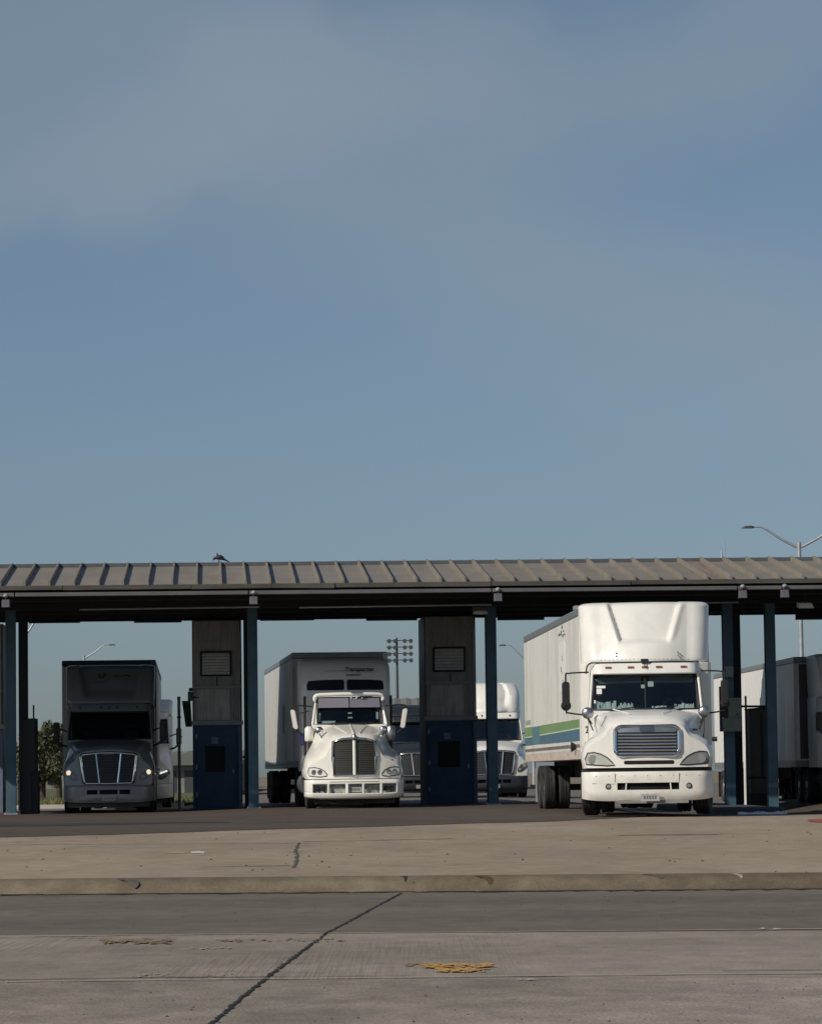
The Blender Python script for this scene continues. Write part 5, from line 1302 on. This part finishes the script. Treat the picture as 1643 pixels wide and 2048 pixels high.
# ---------------------------------------------------------------- cream truck with long nose, tall split grille and tall sleeper
def make_truck_longnose(loc, rz):
    e = empty("semi_truck", loc, rz)
    tag(e, "cream long-nosed semi truck with tall split grille and two black sleeper windows", "truck")
    bow, lean, ys = 0.30, 0.10, 0.10
    def yf(x, z): return ys + bow * (x / 1.2) ** 2 + lean * (z - 0.80) * (1 - ys / 1.2)
    b = MB()
    hood_surface(b, [
        (ys, [(1.16, .75), (1.19, .93), (1.10, 1.10), (.92, 1.20), (.72, 1.32), (.60, 1.55), (.45, 1.72), (0, 1.79)]),
        (0.20, [(1.21, .75), (1.24, .93), (1.16, 1.15), (.96, 1.26), (.75, 1.40), (.63, 1.62), (.47, 1.79), (0, 1.85)]),
        (0.60, [(1.24, .78), (1.26, .98), (1.20, 1.27), (1.02, 1.37), (.82, 1.50), (.69, 1.72), (.50, 1.87), (0, 1.92)]),
        (1.50, [(1.20, .98), (1.22, 1.15), (1.16, 1.36), (1.04, 1.50), (.90, 1.66), (.77, 1.88), (.50, 2.01), (0, 2.05)]),
        (2.30, [(1.08, 1.0), (1.08, 1.2), (1.05, 1.45), (1.01, 1.65), (.96, 1.85), (.86, 2.06), (.45, 2.14), (0, 2.16)])], bow, lean=lean, zb=0.80)
    hood = b.build("hood", CREAM, e, smooth=38)
    b = MB(); b.tube([(0, 2.1, 2.145), (0, 1.0, 2.0), (0, 0.35, 1.90)], 0.016, 6); b.tube([(-.42, 2.05, 2.13), (-.16, .5, 1.90)], 0.012, 5); b.tube([(.42, 2.05, 2.13), (.16, .5, 1.90)], 0.012, 5); b.build("hood_crease", CREAM, hood)
    b = MB(); b.patch([(-.52, .84), (-.55, 1.3), (-.53, 1.68), (-.30, 1.74), (0, 1.76), (.30, 1.74), (.53, 1.68), (.55, 1.3), (.52, .84)], yf, 0.006, 0.02); g = b.build("grille", SLATE, e)
    b = MB(); frame_tube(b, [(-.52, .84), (0, .835), (.52, .84), (.55, 1.3), (.53, 1.68), (.30, 1.74), (0, 1.76), (-.30, 1.74), (-.53, 1.68), (-.55, 1.3)], yf, (0.036, 0.034), 0.02); b.build("grille_frame", CHROME, g, smooth=60)
    b = MB(); b.tube([(0, yf(0, .84) - .03, .84), (0, yf(0, 1.3) - .03, 1.3), (0, yf(0, 1.76) - .03, 1.76)], (0.042, 0.03), 8); b.build("grille_divider", CREAM, g, smooth=60)
    b = MB()
    for i in range(15):
        for s in (-1, 1): hbar(b, s * .06, s * .50, .88 + i * .056, yf, 0.008, 0.012, 4)
    b.build("grille_bars", mat("grille_bar_brown", (0.06, 0.057, 0.05), 0.5), g)
    b = MB(); b.lathe_z([(0, 0.05), (0.05, 0.075), (0.10, 0.07), (0.16, 0.03)], (0, yf(0, 1.75) - 0.02, 1.71), 14); b.build("nose_ornament", CHROME_D, g, smooth=50)
    hl = [(-1.14, 1.03), (-1.0, 1.04), (-.86, 1.01), (-.76, .95), (-.69, .86), (-.70, .82), (-.85, .80), (-1.0, .81), (-1.13, .83), (-1.16, .92)]
    for poly, s in ((hl, -1), (mir(hl), 1)):
        b = MB(); b.patch(poly, yf, 0.010, 0.03); h = b.build("headlight", mat("clear_headlight_shell", (0.74, 0.72, 0.66), 0.2, coat=0.6), e, smooth=30)
        b = MB(); frame_tube(b, poly, yf, 0.012, 0.008, 6); b.build("headlight_rim", BLACK, h)
        for x in (.86, 1.01):
            b = MB(); b.lathe_y([(-0.012, 0.02), (-0.018, 0.055), (0.004, 0.07)], (s * x, yf(x, .92) - 0.014, .915), 16); b.build("lamp", CHROME_D, h, smooth=50)
    b = MB(); b.patch([(.76, 1.155), (.98, 1.205), (.98, 1.225), (.76, 1.18)], lambda x, z: yf(x, z) + 0.05, 0.03, 0.05); b.build("fender_slot", BLACK, e)
    b = MB(); b.patch(rrect(-1.14, 1.14, .70, .755, .01), lambda x, z: yf(x, z) + 0.04, 0.0, 0.2); b.build("lower_gap", DARKGAP, e)
    # deep bumper with framed openings
    zt, zb = .615, .385
    holes = [(-1.05, -.69, zb, zt), (-.63, -.24, zb, zt), (-.17, .18, zb, zt), (.24, .63, zb, zt), (.69, 1.05, zb, zt), (-.62, .62, .655, .672)]
    b = MB(); bumper_grid(b, 1.235, .25, .715, 0.22, holes=holes, y_off=-0.04, corner=0.22); bp = b.build("bumper", CREAM, e, smooth=40, solid=0.035)
    yb = lambda x, z: -0.04 + 0.22 * (x / 1.235) ** 2
    b = MB(); b.patch(rrect(-1.08, 1.08, .35, .69, .02), lambda x, z: yb(x, z) + 0.09, 0, 0.05); b.build("bumper_backing", mat("bumper_backing_grey", (0.36, 0.355, 0.33), 0.5, var=0.6, scale=11), bp)
    for x in (-.93, -.79, .79, .93):
        b = MB(); b.lathe_y([(-0.05, 0.02), (-0.045, 0.055), (0.0, 0.066)], (x, yb(x, .5) + 0.08, .50), 14); b.build("fog_lamp", BLACK, bp, smooth=50)
    plate(bp, -.16, .17, .41, .55, yb(0, .5) + 0.05)
    b = MB(); b.patch([(-1.0, .12), (1.0, .12), (1.05, .24), (-1.05, .24)], lambda x, z: 0.3, 0, 0.05); b.build("air_dam", BLACK, bp)
    # cab
    cab_shell(e, CREAM, 0.83, 0.80, 2.28, 2.62, 2.15, 2.84, 4.0, 2.96, wall_w=0.98)
    cab_interior(e, 0.79, 2.28, 2.15, 3.9, 2.93)
    windscreen(e, 0.83, 0.80, 2.26, 2.60, 2.15, 2.84, bow=0.10)
    b = MB()
    for s in (-1, 1): b.hexa([(s * .012, 2.31, 2.58), (s * .80, 2.37, 2.58), (s * .80, 2.38, 2.58), (s * .012, 2.32, 2.58)], [(s * .012, 2.42, 2.83), (s * .79, 2.50, 2.83), (s * .79, 2.51, 2.83), (s * .012, 2.43, 2.83)])
    build_each(b, "outer_visor", VISOR, e)
    b = MB(); b.tube(catmull([(-.88, 2.50, 2.76), (-.84, 2.50, 2.90), (-.4, 2.44, 2.925), (0, 2.42, 2.93), (.4, 2.44, 2.925), (.84, 2.50, 2.90), (.88, 2.50, 2.76)], 5), (0.045, 0.05), 8); br = b.build("visor_frame", CREAM, e, smooth=60)
    b = MB()
    for x in (.06, .20, .34): b.lathe_z([(0, 0.02), (0.03, 0.02)], (x, 2.42, 2.815), 8)
    b.build("marker_light", LAMPWHITE, br)
    b = MB(); b.box(-.70, -.36, 2.36, 2.50, 2.17, 2.24); b.box(-.03, .08, 2.40, 2.42, 2.30, 2.34); b.box(-.03, .07, 2.42, 2.44, 2.42, 2.46); b.box(-.80, -.74, 2.42, 2.44, 2.22, 2.45); b.box(.70, .76, 2.44, 2.46, 2.28, 2.46); build_each(b, "dash_paper", PAPER, e)
    # sleeper
    lv = [(0.95, 4.05, 0.02), (2.5, 4.05, 0.02), (2.85, 4.05, 0.0), (3.0, 4.05, 0.0), (3.2, 4.08, 0.0), (3.4, 4.14, 0.0), (3.6, 4.26, 0.0), (3.75, 4.40, 0.01), (3.86, 4.58, 0.03), (3.92, 4.75, 0.08), (3.94, 5.1, 0.18)]
    b = MB(); sleeper(b, 1.20, lv, 6.3, r=0.22, bow=0.12, nf=31); sl = b.build("sleeper", CREAM, e, smooth=50)
    ysl = lambda x, z: 4.05 + 0.14 * (x / .98) ** 2 + max(0, z - 3.05) * 0.16
    for poly in ([(-1.03, 3.16), (-.98, 3.32), (-.72, 3.345), (-.06, 3.355), (-.035, 3.30), (-.035, 3.10), (-.07, 3.075), (-1.0, 3.075)], ):
        for q in (poly, mir(poly)):
            b = MB(); b.patch(q, ysl, 0.02, 0.03); b.build("sleeper_window", mat("black_window_glass", (0.004, 0.004, 0.005), 0.15, spec=0.15), sl)
    text_obj("sleeper_lettering", "Transportes", 0.155, LETTER, sl, (.36, ysl(.3, 3.6) - 0.03, 3.62), shear=0.3, bold=0.005, rot=(R(90), 0, R(0)))
    b = MB()
    random.seed(3)
    for i in range(9): x = .02 + i * .043; b.tube([(x, ysl(x, 3.47) - .03, 3.455 + random.uniform(0, .012)), (x + .035, ysl(x, 3.47) - .03, 3.475 + random.uniform(0, .02))], 0.013, 5)
    b.build("small_lettering", LETTER, sl)
    b = MB(); hbar(b, -.55, .0, 3.585, ysl, 0.007, 0.025, 6); b.build("pinstripe", mat("grey_pinstripe", (0.2, 0.2, 0.22), 0.5), sl)
    # stacks, air cleaners, mirrors
    for s in (-1, 1):
        b = MB(); b.tube([(s * 1.12, 3.0, 1.2), (s * 1.12, 3.0, 2.90)], 0.035, 10)
        if s < 0: b.tube([(-1.25, 3.0, 2.45), (-1.0, 3.0, 2.52)], 0.018, 6)
        b.build("grab_pole", BLACK, e)
    for s in (-1, 1):
        b = MB(); b.lathe_z([(0, 0.10), (0.03, 0.12), (0.32, 0.12), (0.38, 0.07)], (s * 1.05, 2.1, 1.72), 16); a = b.build("air_cleaner", CREAM if s < 0 else CHROME_D, e, smooth=45)
        b = MB(); b.lathe_z([(0, 0.05), (0.35, 0.05)], (s * 1.02, 2.0, 1.36), 10); b.build("intake_pipe", BLACK, a, smooth=50)
        b = MB(); b.lathe_y([(-0.06, 0.03), (-0.05, 0.075), (-0.01, 0.10), (0.03, 0.10)], (s * .82, 1.30, 1.98), 16); h = b.build("fender_mirror", CHROME, e, smooth=50)
        b = MB(); b.tube([(s * .82, 1.32, 1.90), (s * .72, 1.2, 1.70)], 0.014, 6); b.tube([(s * .60, .55, 1.72), (s * .62, .55, 1.50)], 0.02, 6); b.build("fender_mirror_stalk", BLACK, h)
        pth = catmull([(s * .95, 2.5, 2.62), (s * 1.40, 2.45, 2.64), (s * 1.47, 2.44, 2.50), (s * 1.36, 2.44, 2.02), (s * 1.0, 2.45, 1.80)], 4)
        b = MB(); b.tube(pth, 0.018, 6); mb = b.build("mirror_bracket", BLACK, e, smooth=60)
        b = MB(); c = rrect(-.065, .065, 0, .50, .05); x0 = s * 1.46
        b.loft([[(x0 + x * .7 - s * .08 * (1 - z / .5), 2.34, 2.04 + z) for x, z in c], [(x0 + x - s * .08 * (1 - z / .5), 2.40, 2.04 + z) for x, z in c], [(x0 + x - s * .08 * (1 - z / .5), 2.46, 2.04 + z) for x, z in c]])
        b.build("mirror", CREAM, mb, smooth=40)
    b = MB(); b.box(-1.21, -1.13, 3.5, 4.0, 1.62, 1.95); b.build("blue_side_box", mat("deep_blue_paint", (0.03, 0.03, 0.14), 0.4), e, bevel=0.03)
    chassis(e, 8.2, (1.35, 6.3, 7.6)); drive_wheels(e, (6.3, 7.6))
    wheel(e, -1.05, 1.35, 0.51, 0.29, -1, rim_m=CHROME_D); wheel(e, 1.05, 1.35, 0.51, 0.29, 1, rim_m=CHROME_D)
    b = MB()
    for s in (-1, 1): b.tube([(s * 1.0, 2.5, .62), (s * 1.0, 4.3, .62)], 0.30, 18)
    build_each(b, "fuel_tank", CHROME_D, e, smooth=50)
    b = MB(); b.tube(catmull([(-1.22, 1.05, .62), (-1.28, .95, .85), (-1.24, .95, 1.0)], 4), 0.03, 8); b.build("fender_guard", CHROME, e, smooth=60)
    return e

# ================================================================== TRUCKS IN THEIR PLACES
def place(px, depth, h, py=1600):
    p = pt(px, py, depth); return (p.x, p.y, ground_z(p.x, p.y)), math.atan(-h)
# white truck in front
loc, rz = place(1295, 63.0, 0.062); loc = (loc[0], loc[1], 0.85 - (1632 - 1542.0) * 63 / F_PX + 0.012)
TRUCK_W = make_truck_columbia(loc, rz)
# its trailer (turned a little against the truck)
h_t = -0.0455
fl = pt(1161, 1400, 68.7); hw = 1.295; c, s = math.cos(math.atan(h_t)), math.sin(math.atan(h_t))
tl = (fl.x + hw * c, 68.7 - hw * s, 0.0)
T_W = trailer("semi_trailer", tl, math.atan(-h_t), 14.5, "white trailer with a green and blue stripe behind the white truck with the scooped fairing", stripe=True, h_bot=1.12, h_top=4.17, axle_y=9.9)
def side_panel(parent, name, m, y0, y1, za0, za1, zb0, zb1, off=0.012, x=-1.295):
    b = MB(); b.hexa([(x - off, y0, za0), (x - off, y1, zb0), (x + 0.002, y1, zb0), (x + 0.002, y0, za0)], [(x - off, y0, za1), (x - off, y1, zb1), (x + 0.002, y1, zb1), (x + 0.002, y0, za1)])
    return b.build(name, m, parent)
side_panel(T_W, "green_stripe", GREEN_S, 0.05, 10.1, 1.745, 1.915, 1.715, 1.925, 0.010)
side_panel(T_W, "green_stripe", GREEN_S, 12.3, 14.45, 1.71, 1.93, 1.71, 1.93, 0.010)
side_panel(T_W, "blue_stripe", BLUE_S, 0.05, 10.1, 1.48, 1.715, 1.495, 1.69, 0.010)
side_panel(T_W, "blue_stripe", BLUE_S, 12.3, 14.45, 1.50, 1.685, 1.50, 1.685, 0.010)
side_panel(T_W, "faded_stripe", MIX_S, 10.1, 12.3, 1.50, 1.92, 1.50, 1.92, 0.009)
side_panel(T_W, "stripe_edge", LIME_L, 0.05, 10.1, 1.716, 1.744, 1.691, 1.714, 0.011)
side_panel(T_W, "stripe_edge", LIME_L, 12.3, 14.45, 1.686, 1.709, 1.686, 1.709, 0.011)
b = MB(); poly = rrect(3.3, 4.7, 2.55, 3.62, .22); b.loft([[(-1.305, y, z) for y, z in poly], [(-1.296, y, z) for y, z in poly]]); gp_ = b.build("ghost_panel", GHOST, T_W)
b = MB()
for k, (y, z) in enumerate([(3.6, 2.75), (3.9, 2.95), (4.15, 3.10), (3.8, 3.22), (4.0, 2.70), (3.3, 3.74), (3.5, 3.85), (3.9, 3.90), (4.1, 3.76), (4.4, 3.82), (3.7, 3.72)]):
    b.tube([(-1.31, y, z), (-1.31, y + random.uniform(-.1, .3), z + random.uniform(-.12, .12))], 0.014, 4)
b.build("worn_lettering", mat("worn_grey_lettering", (0.25, 0.27, 0.25), 0.7), gp_)
b = MB()
for i in range(6): b.box(-1.308, -1.297, 12.7 + i * .26, 12.86 + i * .26, 2.0, 2.10)
b.build("unit_marks", mat("worn_green_marks", (0.30, 0.33, 0.28), 0.7), T_W)
b = MB(); b.lathe_x([(0, 0.05), (-0.08, 0.10), (-0.1, 0.10)], (-1.30, 1.2, 1.36), 12); b.build("side_lamp", BLACK, T_W)
b = MB(); b.box(-1.30, -1.10, 1.0, 1.35, 4.17, 4.25); b.build("roof_bracket", GALV, T_W)

# cream truck in the middle lane
loc, rz = place(710, 85.6, -0.072)
TRUCK_M = make_truck_longnose(loc, rz)
pf = pt(680, 1400, 92.3)
T_M = trailer("semi_trailer", (pf.x, 92.3, ground_z(pf.x, 92.3)), math.atan(0.094), 15.0, "grey white trailer rising behind the cream long-nosed truck", body_m=TRAILER_G, nose_m=OFFWHITE, h_top=4.17)
b = MB(); poly = rrect(4.0, 4.9, 2.05, 2.85, .15); b.loft([[(-1.305, y, z) for y, z in poly], [(-1.296, y, z) for y, z in poly]]); b.build("side_emblem", mat("faint_grey_emblem", (0.36, 0.36, 0.36), 0.6, var=0.3, scale=5), T_M)

# dim grey truck in the left lane
loc, rz = place(217, 90.2, -0.068)
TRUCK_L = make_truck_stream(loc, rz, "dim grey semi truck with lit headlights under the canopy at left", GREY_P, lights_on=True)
ysl = 3.13
text_obj("fairing_lettering", "ILP", 0.19, LETTER, TRUCK_L, (-.22, 2.98, 3.72), bold=0.006, rot=(R(90 - 28), 0, 0))
b = MB()
for i in range(8):
    x = .08 + i * .062; b.tube([(x, 2.86, 3.70 + random.uniform(-.015, .015)), (x + .05, 2.86, 3.71 + random.uniform(-.01, .03))], 0.017, 5)
for i in range(5): b.tube([(-.42 + i * .07, 2.80, 3.55), (-.37 + i * .07, 2.80, 3.55 - .03 * (i == 1))], 0.012, 5)
b.build("script_lettering", LETTER, TRUCK_L)
pf = pt(218, 1400, 94.6)
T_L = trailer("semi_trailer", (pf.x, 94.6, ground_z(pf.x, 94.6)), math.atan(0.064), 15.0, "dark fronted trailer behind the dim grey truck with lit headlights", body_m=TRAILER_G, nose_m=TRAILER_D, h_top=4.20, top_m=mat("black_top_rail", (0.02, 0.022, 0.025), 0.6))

# white truck waiting behind, seen right of the dim grey truck
loc, rz = place(263, 103.5, -0.06)
make_truck_stream(loc, rz, "white semi truck with a slanted lit lamp peeking out right of the dim grey truck", OFFWHITE, lights_on=True, low=True, led=True)
# white truck farther back between the posts
loc, rz = place(989, 117.0, -0.05)
TRUCK_N = make_truck_stream(loc, rz, "far white semi truck seen between the right booth and the striped trailer", CREAM, lights_on=False, bumper_m=mat("navy_bumper_plastic", (0.022, 0.026, 0.038), 0.6), dome=True)
pf = pt(989, 1400, 121.5)
# truck behind the cream one, on its right
loc, rz = place(842, 122.0, -0.05)
make_truck_stream(loc, rz, "far dark semi truck half hidden behind the right mirror of the cream truck", mat("dark_teal_truck_paint", (0.016, 0.021, 0.024), 0.45), low=True)
# shaded truck and long trailer cut by the right edge
loc, rz = place(1776, 88.6, -0.052)
make_truck_stream(loc, rz, "shaded white semi truck cut off by the right edge of the photo", OFFWHITE, skirts=False)
pf = pt(1588, 1400, 93.9)
c_, s_ = math.cos(math.atan(-0.05)), math.sin(math.atan(-0.05))
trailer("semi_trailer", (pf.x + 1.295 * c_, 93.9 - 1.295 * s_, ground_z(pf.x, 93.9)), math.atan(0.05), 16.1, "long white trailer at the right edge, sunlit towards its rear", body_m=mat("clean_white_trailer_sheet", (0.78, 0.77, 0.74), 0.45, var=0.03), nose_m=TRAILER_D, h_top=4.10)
# ================================================================== BACKGROUND
# sign post left of the left booth
p = pt(359, 1590, 97); z0 = ground_z(p.x, 97)
e = empty("sign_post", (p.x, 97, z0)); tag(e, "slim grey post with a leaning sign plate beside the left booth", "sign post")
ht = pt(359, 1398, 97).z - z0
b = MB(); b.tube([(0, 0, 0), (0, 0, ht)], 0.045, 10); b.lathe_z([(0, 0.05), (0.05, 0.055), (0.07, 0.03)], (0, 0, ht), 10); b.build("pole", GALV, e, smooth=50)
b = MB(); zz = lambda py: pt(370, py, 97).z - z0
xx = lambda px: pt(px, 1430, 97).x - p.x
b.hexa([(xx(371), -0.03, zz(1454)), (xx(384), -0.03, zz(1454)), (xx(384), 0, zz(1454)), (xx(371), 0, zz(1454))], [(xx(364), -0.03, zz(1402)), (xx(381), -0.03, zz(1402)), (xx(381), 0, zz(1402)), (xx(364), 0, zz(1402))])
b.build("sign_plate", mat("grey_green_sign_back", (0.13, 0.145, 0.12), 0.6), e)
b = MB(); b.tube([(0, -0.06, zz(1474)), (0.1, -0.06, zz(1474))], 0.015, 6); b.box(-0.06, 0.06, -0.06, 0.06, zz(1436), zz(1433)); b.build("clamp", BLACK, e)
p = pt(380, 1395, 93.2); e = empty("signal_light", (p.x, 93.2, p.z)); tag(e, "small dark teal signal head mounted at the left booth's corner", "signal")
b = MB(); b.box(-0.06, 0.06, -0.08, 0.1, -0.10, 0.16); b.build("housing", mat("dark_teal_housing", (0.03, 0.07, 0.075), 0.5), e, bevel=0.02)
b = MB(); b.lathe_z([(0, 0.02), (0.02, 0.06), (0.07, 0.055), (0.1, 0.02)], (0.02, 0, 0.165), 10); b.build("beacon", BLACK, e, smooth=50)
b = MB(); b.tube([(0.03, 0.1, 0.0), (0.20, 0.45, 0.0)], 0.02, 6); b.build("arm", BLACK, e)
# equipment by the left post
p = pt(58, 1600, 90.5); z0 = ground_z(p.x, 90.5); e = empty("gate_cabinet", (p.x, 90.5, z0)); tag(e, "tall black gate cabinet with an upright rod beside the leftmost blue post", "cabinet")
w0 = 15 / 75.
b = MB(); b.box(-w0 * 1.15, w0 * 0.85, 0, 0.7, 0, pt(58, 1437, 90.5).z - z0); b.build("cabinet", BLACK, e, bevel=0.02)
b = MB(); b.box(w0 * 0.30, w0 * 0.85 + 0.09, -0.02, 0.3, 0, pt(58, 1542, 90.5).z - z0); b.build("lower_box", DARK_POST, e, bevel=0.02)
b = MB(); b.tube([(w0 * 0.6, 0.1, 1.0), (w0 * 0.6, 0.1, pt(66, 1410, 90.5).z - z0)], 0.022, 8); b.build("rod", BLACK, e)
b = MB(); b.box(-w0 * 1.4, -w0 * 1.16, -0.05, 0.2, .12, 1.0); b.build("side_hose_box", BLUE_TRIM, e, bevel=0.02)

# lamp posts
def street_lamp(px, depth, py_top, arms, label, pole_r=0.10, group="tall street lamps beyond the canopy"):
    p = pt(px, py_top, depth); x0, zt = p.x, p.z
    base = -0.3
    e = empty("street_lamp", (x0, depth, base)); tag(e, label, "street lamp", group)
    H = zt - base
    b = MB(); b.tube([(0, 0, 0), (0, 0, H)], [pole_r * 1.25, pole_r * 0.85], 12); b.lathe_z([(0, pole_r * 0.85), (0.05, pole_r * 0.5)], (0, 0, H), 12); b.build("pole", GALV, e, smooth=50)
    for tip_px, tip_py, side in arms:
        t = pt(tip_px, tip_py, depth); dx, dz = t.x - x0, t.z - base
        sgn = 1 if dx > 0 else -1
        L = abs(dx)
        pth = catmull([(sgn * pole_r, 0, H - 0.25), (sgn * (pole_r + L * 0.28), 0, H - 0.25 + (dz - H + 0.25) * 0.42), (sgn * L * 0.52, 0, H - 0.25 + (dz - H + 0.25) * 0.80), (sgn * L * 0.66, 0, dz), (sgn * L * 0.80, 0, dz + 0.01)], 5)
        b = MB(); b.tube(pth, [0.075 - 0.04 * i / (len(pth) - 1) for i in range(len(pth))], 8); a = b.build("arm", GALV, e, smooth=60)
        b = MB(); hx = sgn * L * 0.78
        b.loft([[(hx + sgn * xx_, yy, dz + zz_) for yy, zz_ in ((-w, -0.05), (w, -0.05), (w * .8, h), (-w * .8, h))] for xx_, w, h in ((0, .08, .05), (L * 0.05, .15, .09), (L * 0.17, .16, .07), (L * 0.22, .10, -0.02))])
        b.build("lamp_head", FARDARK, a, bevel=0.01)
    return e
street_lamp(1597, 180, 1085, [(1482, 1055, -1), (1712, 1053, 1)], "large two-armed street lamp rising above the right end of the roof", 0.125)
street_lamp(168, 330, 1311, [(231, 1290, 1)], "small far street lamp above the dim grey truck's roof", 0.14)
street_lamp(40, 210, 1270, [(100, 1229, 1)], "street lamp arm showing at the top left corner of the left lane opening", 0.12)
street_lamp(1064, 300, 1322, [(996, 1291, -1)], "far street lamp whose arm reaches out left of the striped trailer", 0.14)
# stadium lights
d = 300; p = pt(793, 1278, d); e = empty("floodlight_tower", (p.x, d, -0.4)); tag(e, "tall floodlight tower with four rows of lamps beside the cream truck's trailer", "floodlight")
H = p.z + 0.4 + 0.1; k = d / F_PX
b = MB(); b.tube([(0, 0, 0), (0, 0, H)], [0.17, 0.09], 10); b.build("pole", FARDARK, e, smooth=50)
for r_ in range(4):
    z = H - 0.25 - r_ * 13 * k
    b = MB(); b.box(-21 * k, 30 * k, -0.05, 0.05, z - 0.04, z + 0.04); a = b.build("crossbar", FARDARK, e)
    for x in (-15 * k, -3.5 * k, 16 * k, 28 * k):
        b = MB(); b.lathe_y([(-0.22, 0.18), (-0.20, 0.19), (0.0, 0.14), (0.10, 0.05)], (x, -0.08, z - 0.05), 14); b.build("floodlight", FARDARK, a, smooth=50)
# far building behind the cream truck
def far_building(x0, x1, depth, zt, zr, label, depth_len=25, wallz=None, band=(0.5, 0.5, 0.5)):
    e = empty("warehouse", ((x0 + x1) / 2, depth, -0.5)); tag(e, label, "building"); w = (x1 - x0) / 2
    zw = (wallz if wallz is not None else zt * 0.6) + 0.5
    b = MB(); b.box(-w, w, 0, depth_len, 0, zw); wl_ = b.build("wall", FARWALL, e)
    b = MB()
    for i in range(6): xa = -w + (i + 0.5) * 2 * w / 6; b.box(xa - w * .09, xa + w * .09, -0.04, -0.01, zw * 0.15, zw * 0.75)
    b.build("bay_doors", mat("far_bay_door", (0.05, 0.055, 0.06), 0.7), wl_)
    b = MB(); n = int(2 * w / 0.55); rows = [[], []]
    for i in range(n * 2 + 1):
        x = -w - 0.4 + (2 * w + 0.8) * i / (n * 2); o_ = 0.07 if i % 2 else 0
        rows[0].append((x, -0.5, zw + 0.1 + o_)); rows[1].append((x, depth_len / 2, zr + 0.5 + o_))
    rows.append([(x, depth_len + 0.5, zw + 0.1) for x, y, z in rows[1]])
    b.grid(rows); b.build("roof", FARROOF, e, solid=0.05)
    b = MB(); b.box(-w - 0.4, w + 0.4, -0.56, -0.51, zw - 0.3, zw + 0.25); b.build("fascia", mat("far_fascia_%d" % int(band[0] * 100), band, 0.7), e)
    return e
d = 185; far_building(pt(560, 1400, d).x, pt(900, 1400, d).x, d, pt(810, 1397, d + 12).z, pt(810, 1399, d + 12.5).z, "grey roofed warehouse behind the cream truck below the floodlight tower", wallz=pt(810, 1434, d).z)
d = 170; far_building(pt(250, 1500, d).x, pt(470, 1500, d).x, d, pt(360, 1504, d).z, pt(360, 1505, d + 8).z, "low grey green shed seen between the dim grey truck and the left booth", depth_len=16, wallz=pt(360, 1519, d).z, band=(0.13, 0.14, 0.12))
# bushes and trees at left
def tree(px0, px1, py_top, py_base, depth, label, seed, n=2600, cat="tree", hollow=0.25):
    random.seed(seed)
    a, c = pt(px0, py_base, depth), pt(px1, py_base, depth); x0 = (a.x + c.x) / 2; w = (c.x - a.x) / 2
    zb = 0.0; zt = pt(px0, py_top, depth).z
    e = empty("leafy_tree", (x0, depth, zb)); tag(e, label, cat, "bushy trees beyond the left lane")
    b = MB(); top = zt - zb
    limbs = []
    for i in range(6):
        an = random.uniform(0, 6.28); rr = w * random.uniform(.2, .6)
        limbs.append([(0, 0, top * .12), (rr * .4 * math.cos(an), rr * .4 * math.sin(an), top * .35), (rr * math.cos(an), rr * math.sin(an), top * random.uniform(.55, .85))])
    b.tube([(0, 0, -0.3), (0.03, 0, top * .2), (0.0, 0.02, top * .5)], [0.16, 0.12, 0.06], 8)
    for l_ in limbs: b.tube(catmull(l_, 3), [0.07 - 0.009 * i for i in range(7)], 6)
    b.build("trunk", BARK, e, smooth=60)
    b = MB(); clumps = []
    for i in range(34):
        an = random.uniform(0, 6.28); zz = random.uniform(.22, 0.95); rr = w * math.sqrt(random.random()) * (0.55 + 0.75 * math.sin(math.pi * min(1, zz * .9 + .08)))
        clumps.append((Vector((rr * math.cos(an), rr * math.sin(an) * .8, zz * top * random.uniform(.9, 1.02))), random.uniform(.16, .34) * w + .12))
    for i in range(n):
        c0, r = random.choice(clumps)
        v = Vector((random.gauss(0, 1), random.gauss(0, 1), random.gauss(0, .8))); v = v.normalized() * r * random.uniform(.55, 1.05)
        q = c0 + v; s_ = random.uniform(.05, .11)
        u = Vector((random.gauss(0, 1), random.gauss(0, 1), random.gauss(0, 1))).normalized(); t = u.cross(Vector((0.3, 0.5, 0.8))).normalized()
        b.add([q - u * s_, q + t * s_ * .5, q + u * s_, q - t * s_ * .5], [(0, 1, 2, 3)])
    b.build("crown", LEAF, e)
    return e
tree(60, 108, 1452, 1588, 138, "rounded olive green tree seen just right of the leftmost post", 11, 3600)
tree(84, 150, 1436, 1588, 143, "taller bushy tree beside the mirror of the dim grey truck", 12, 3600)
tree(30, 90, 1462, 1590, 150, "tree half hidden behind the black gate cabinet", 13, 2600)
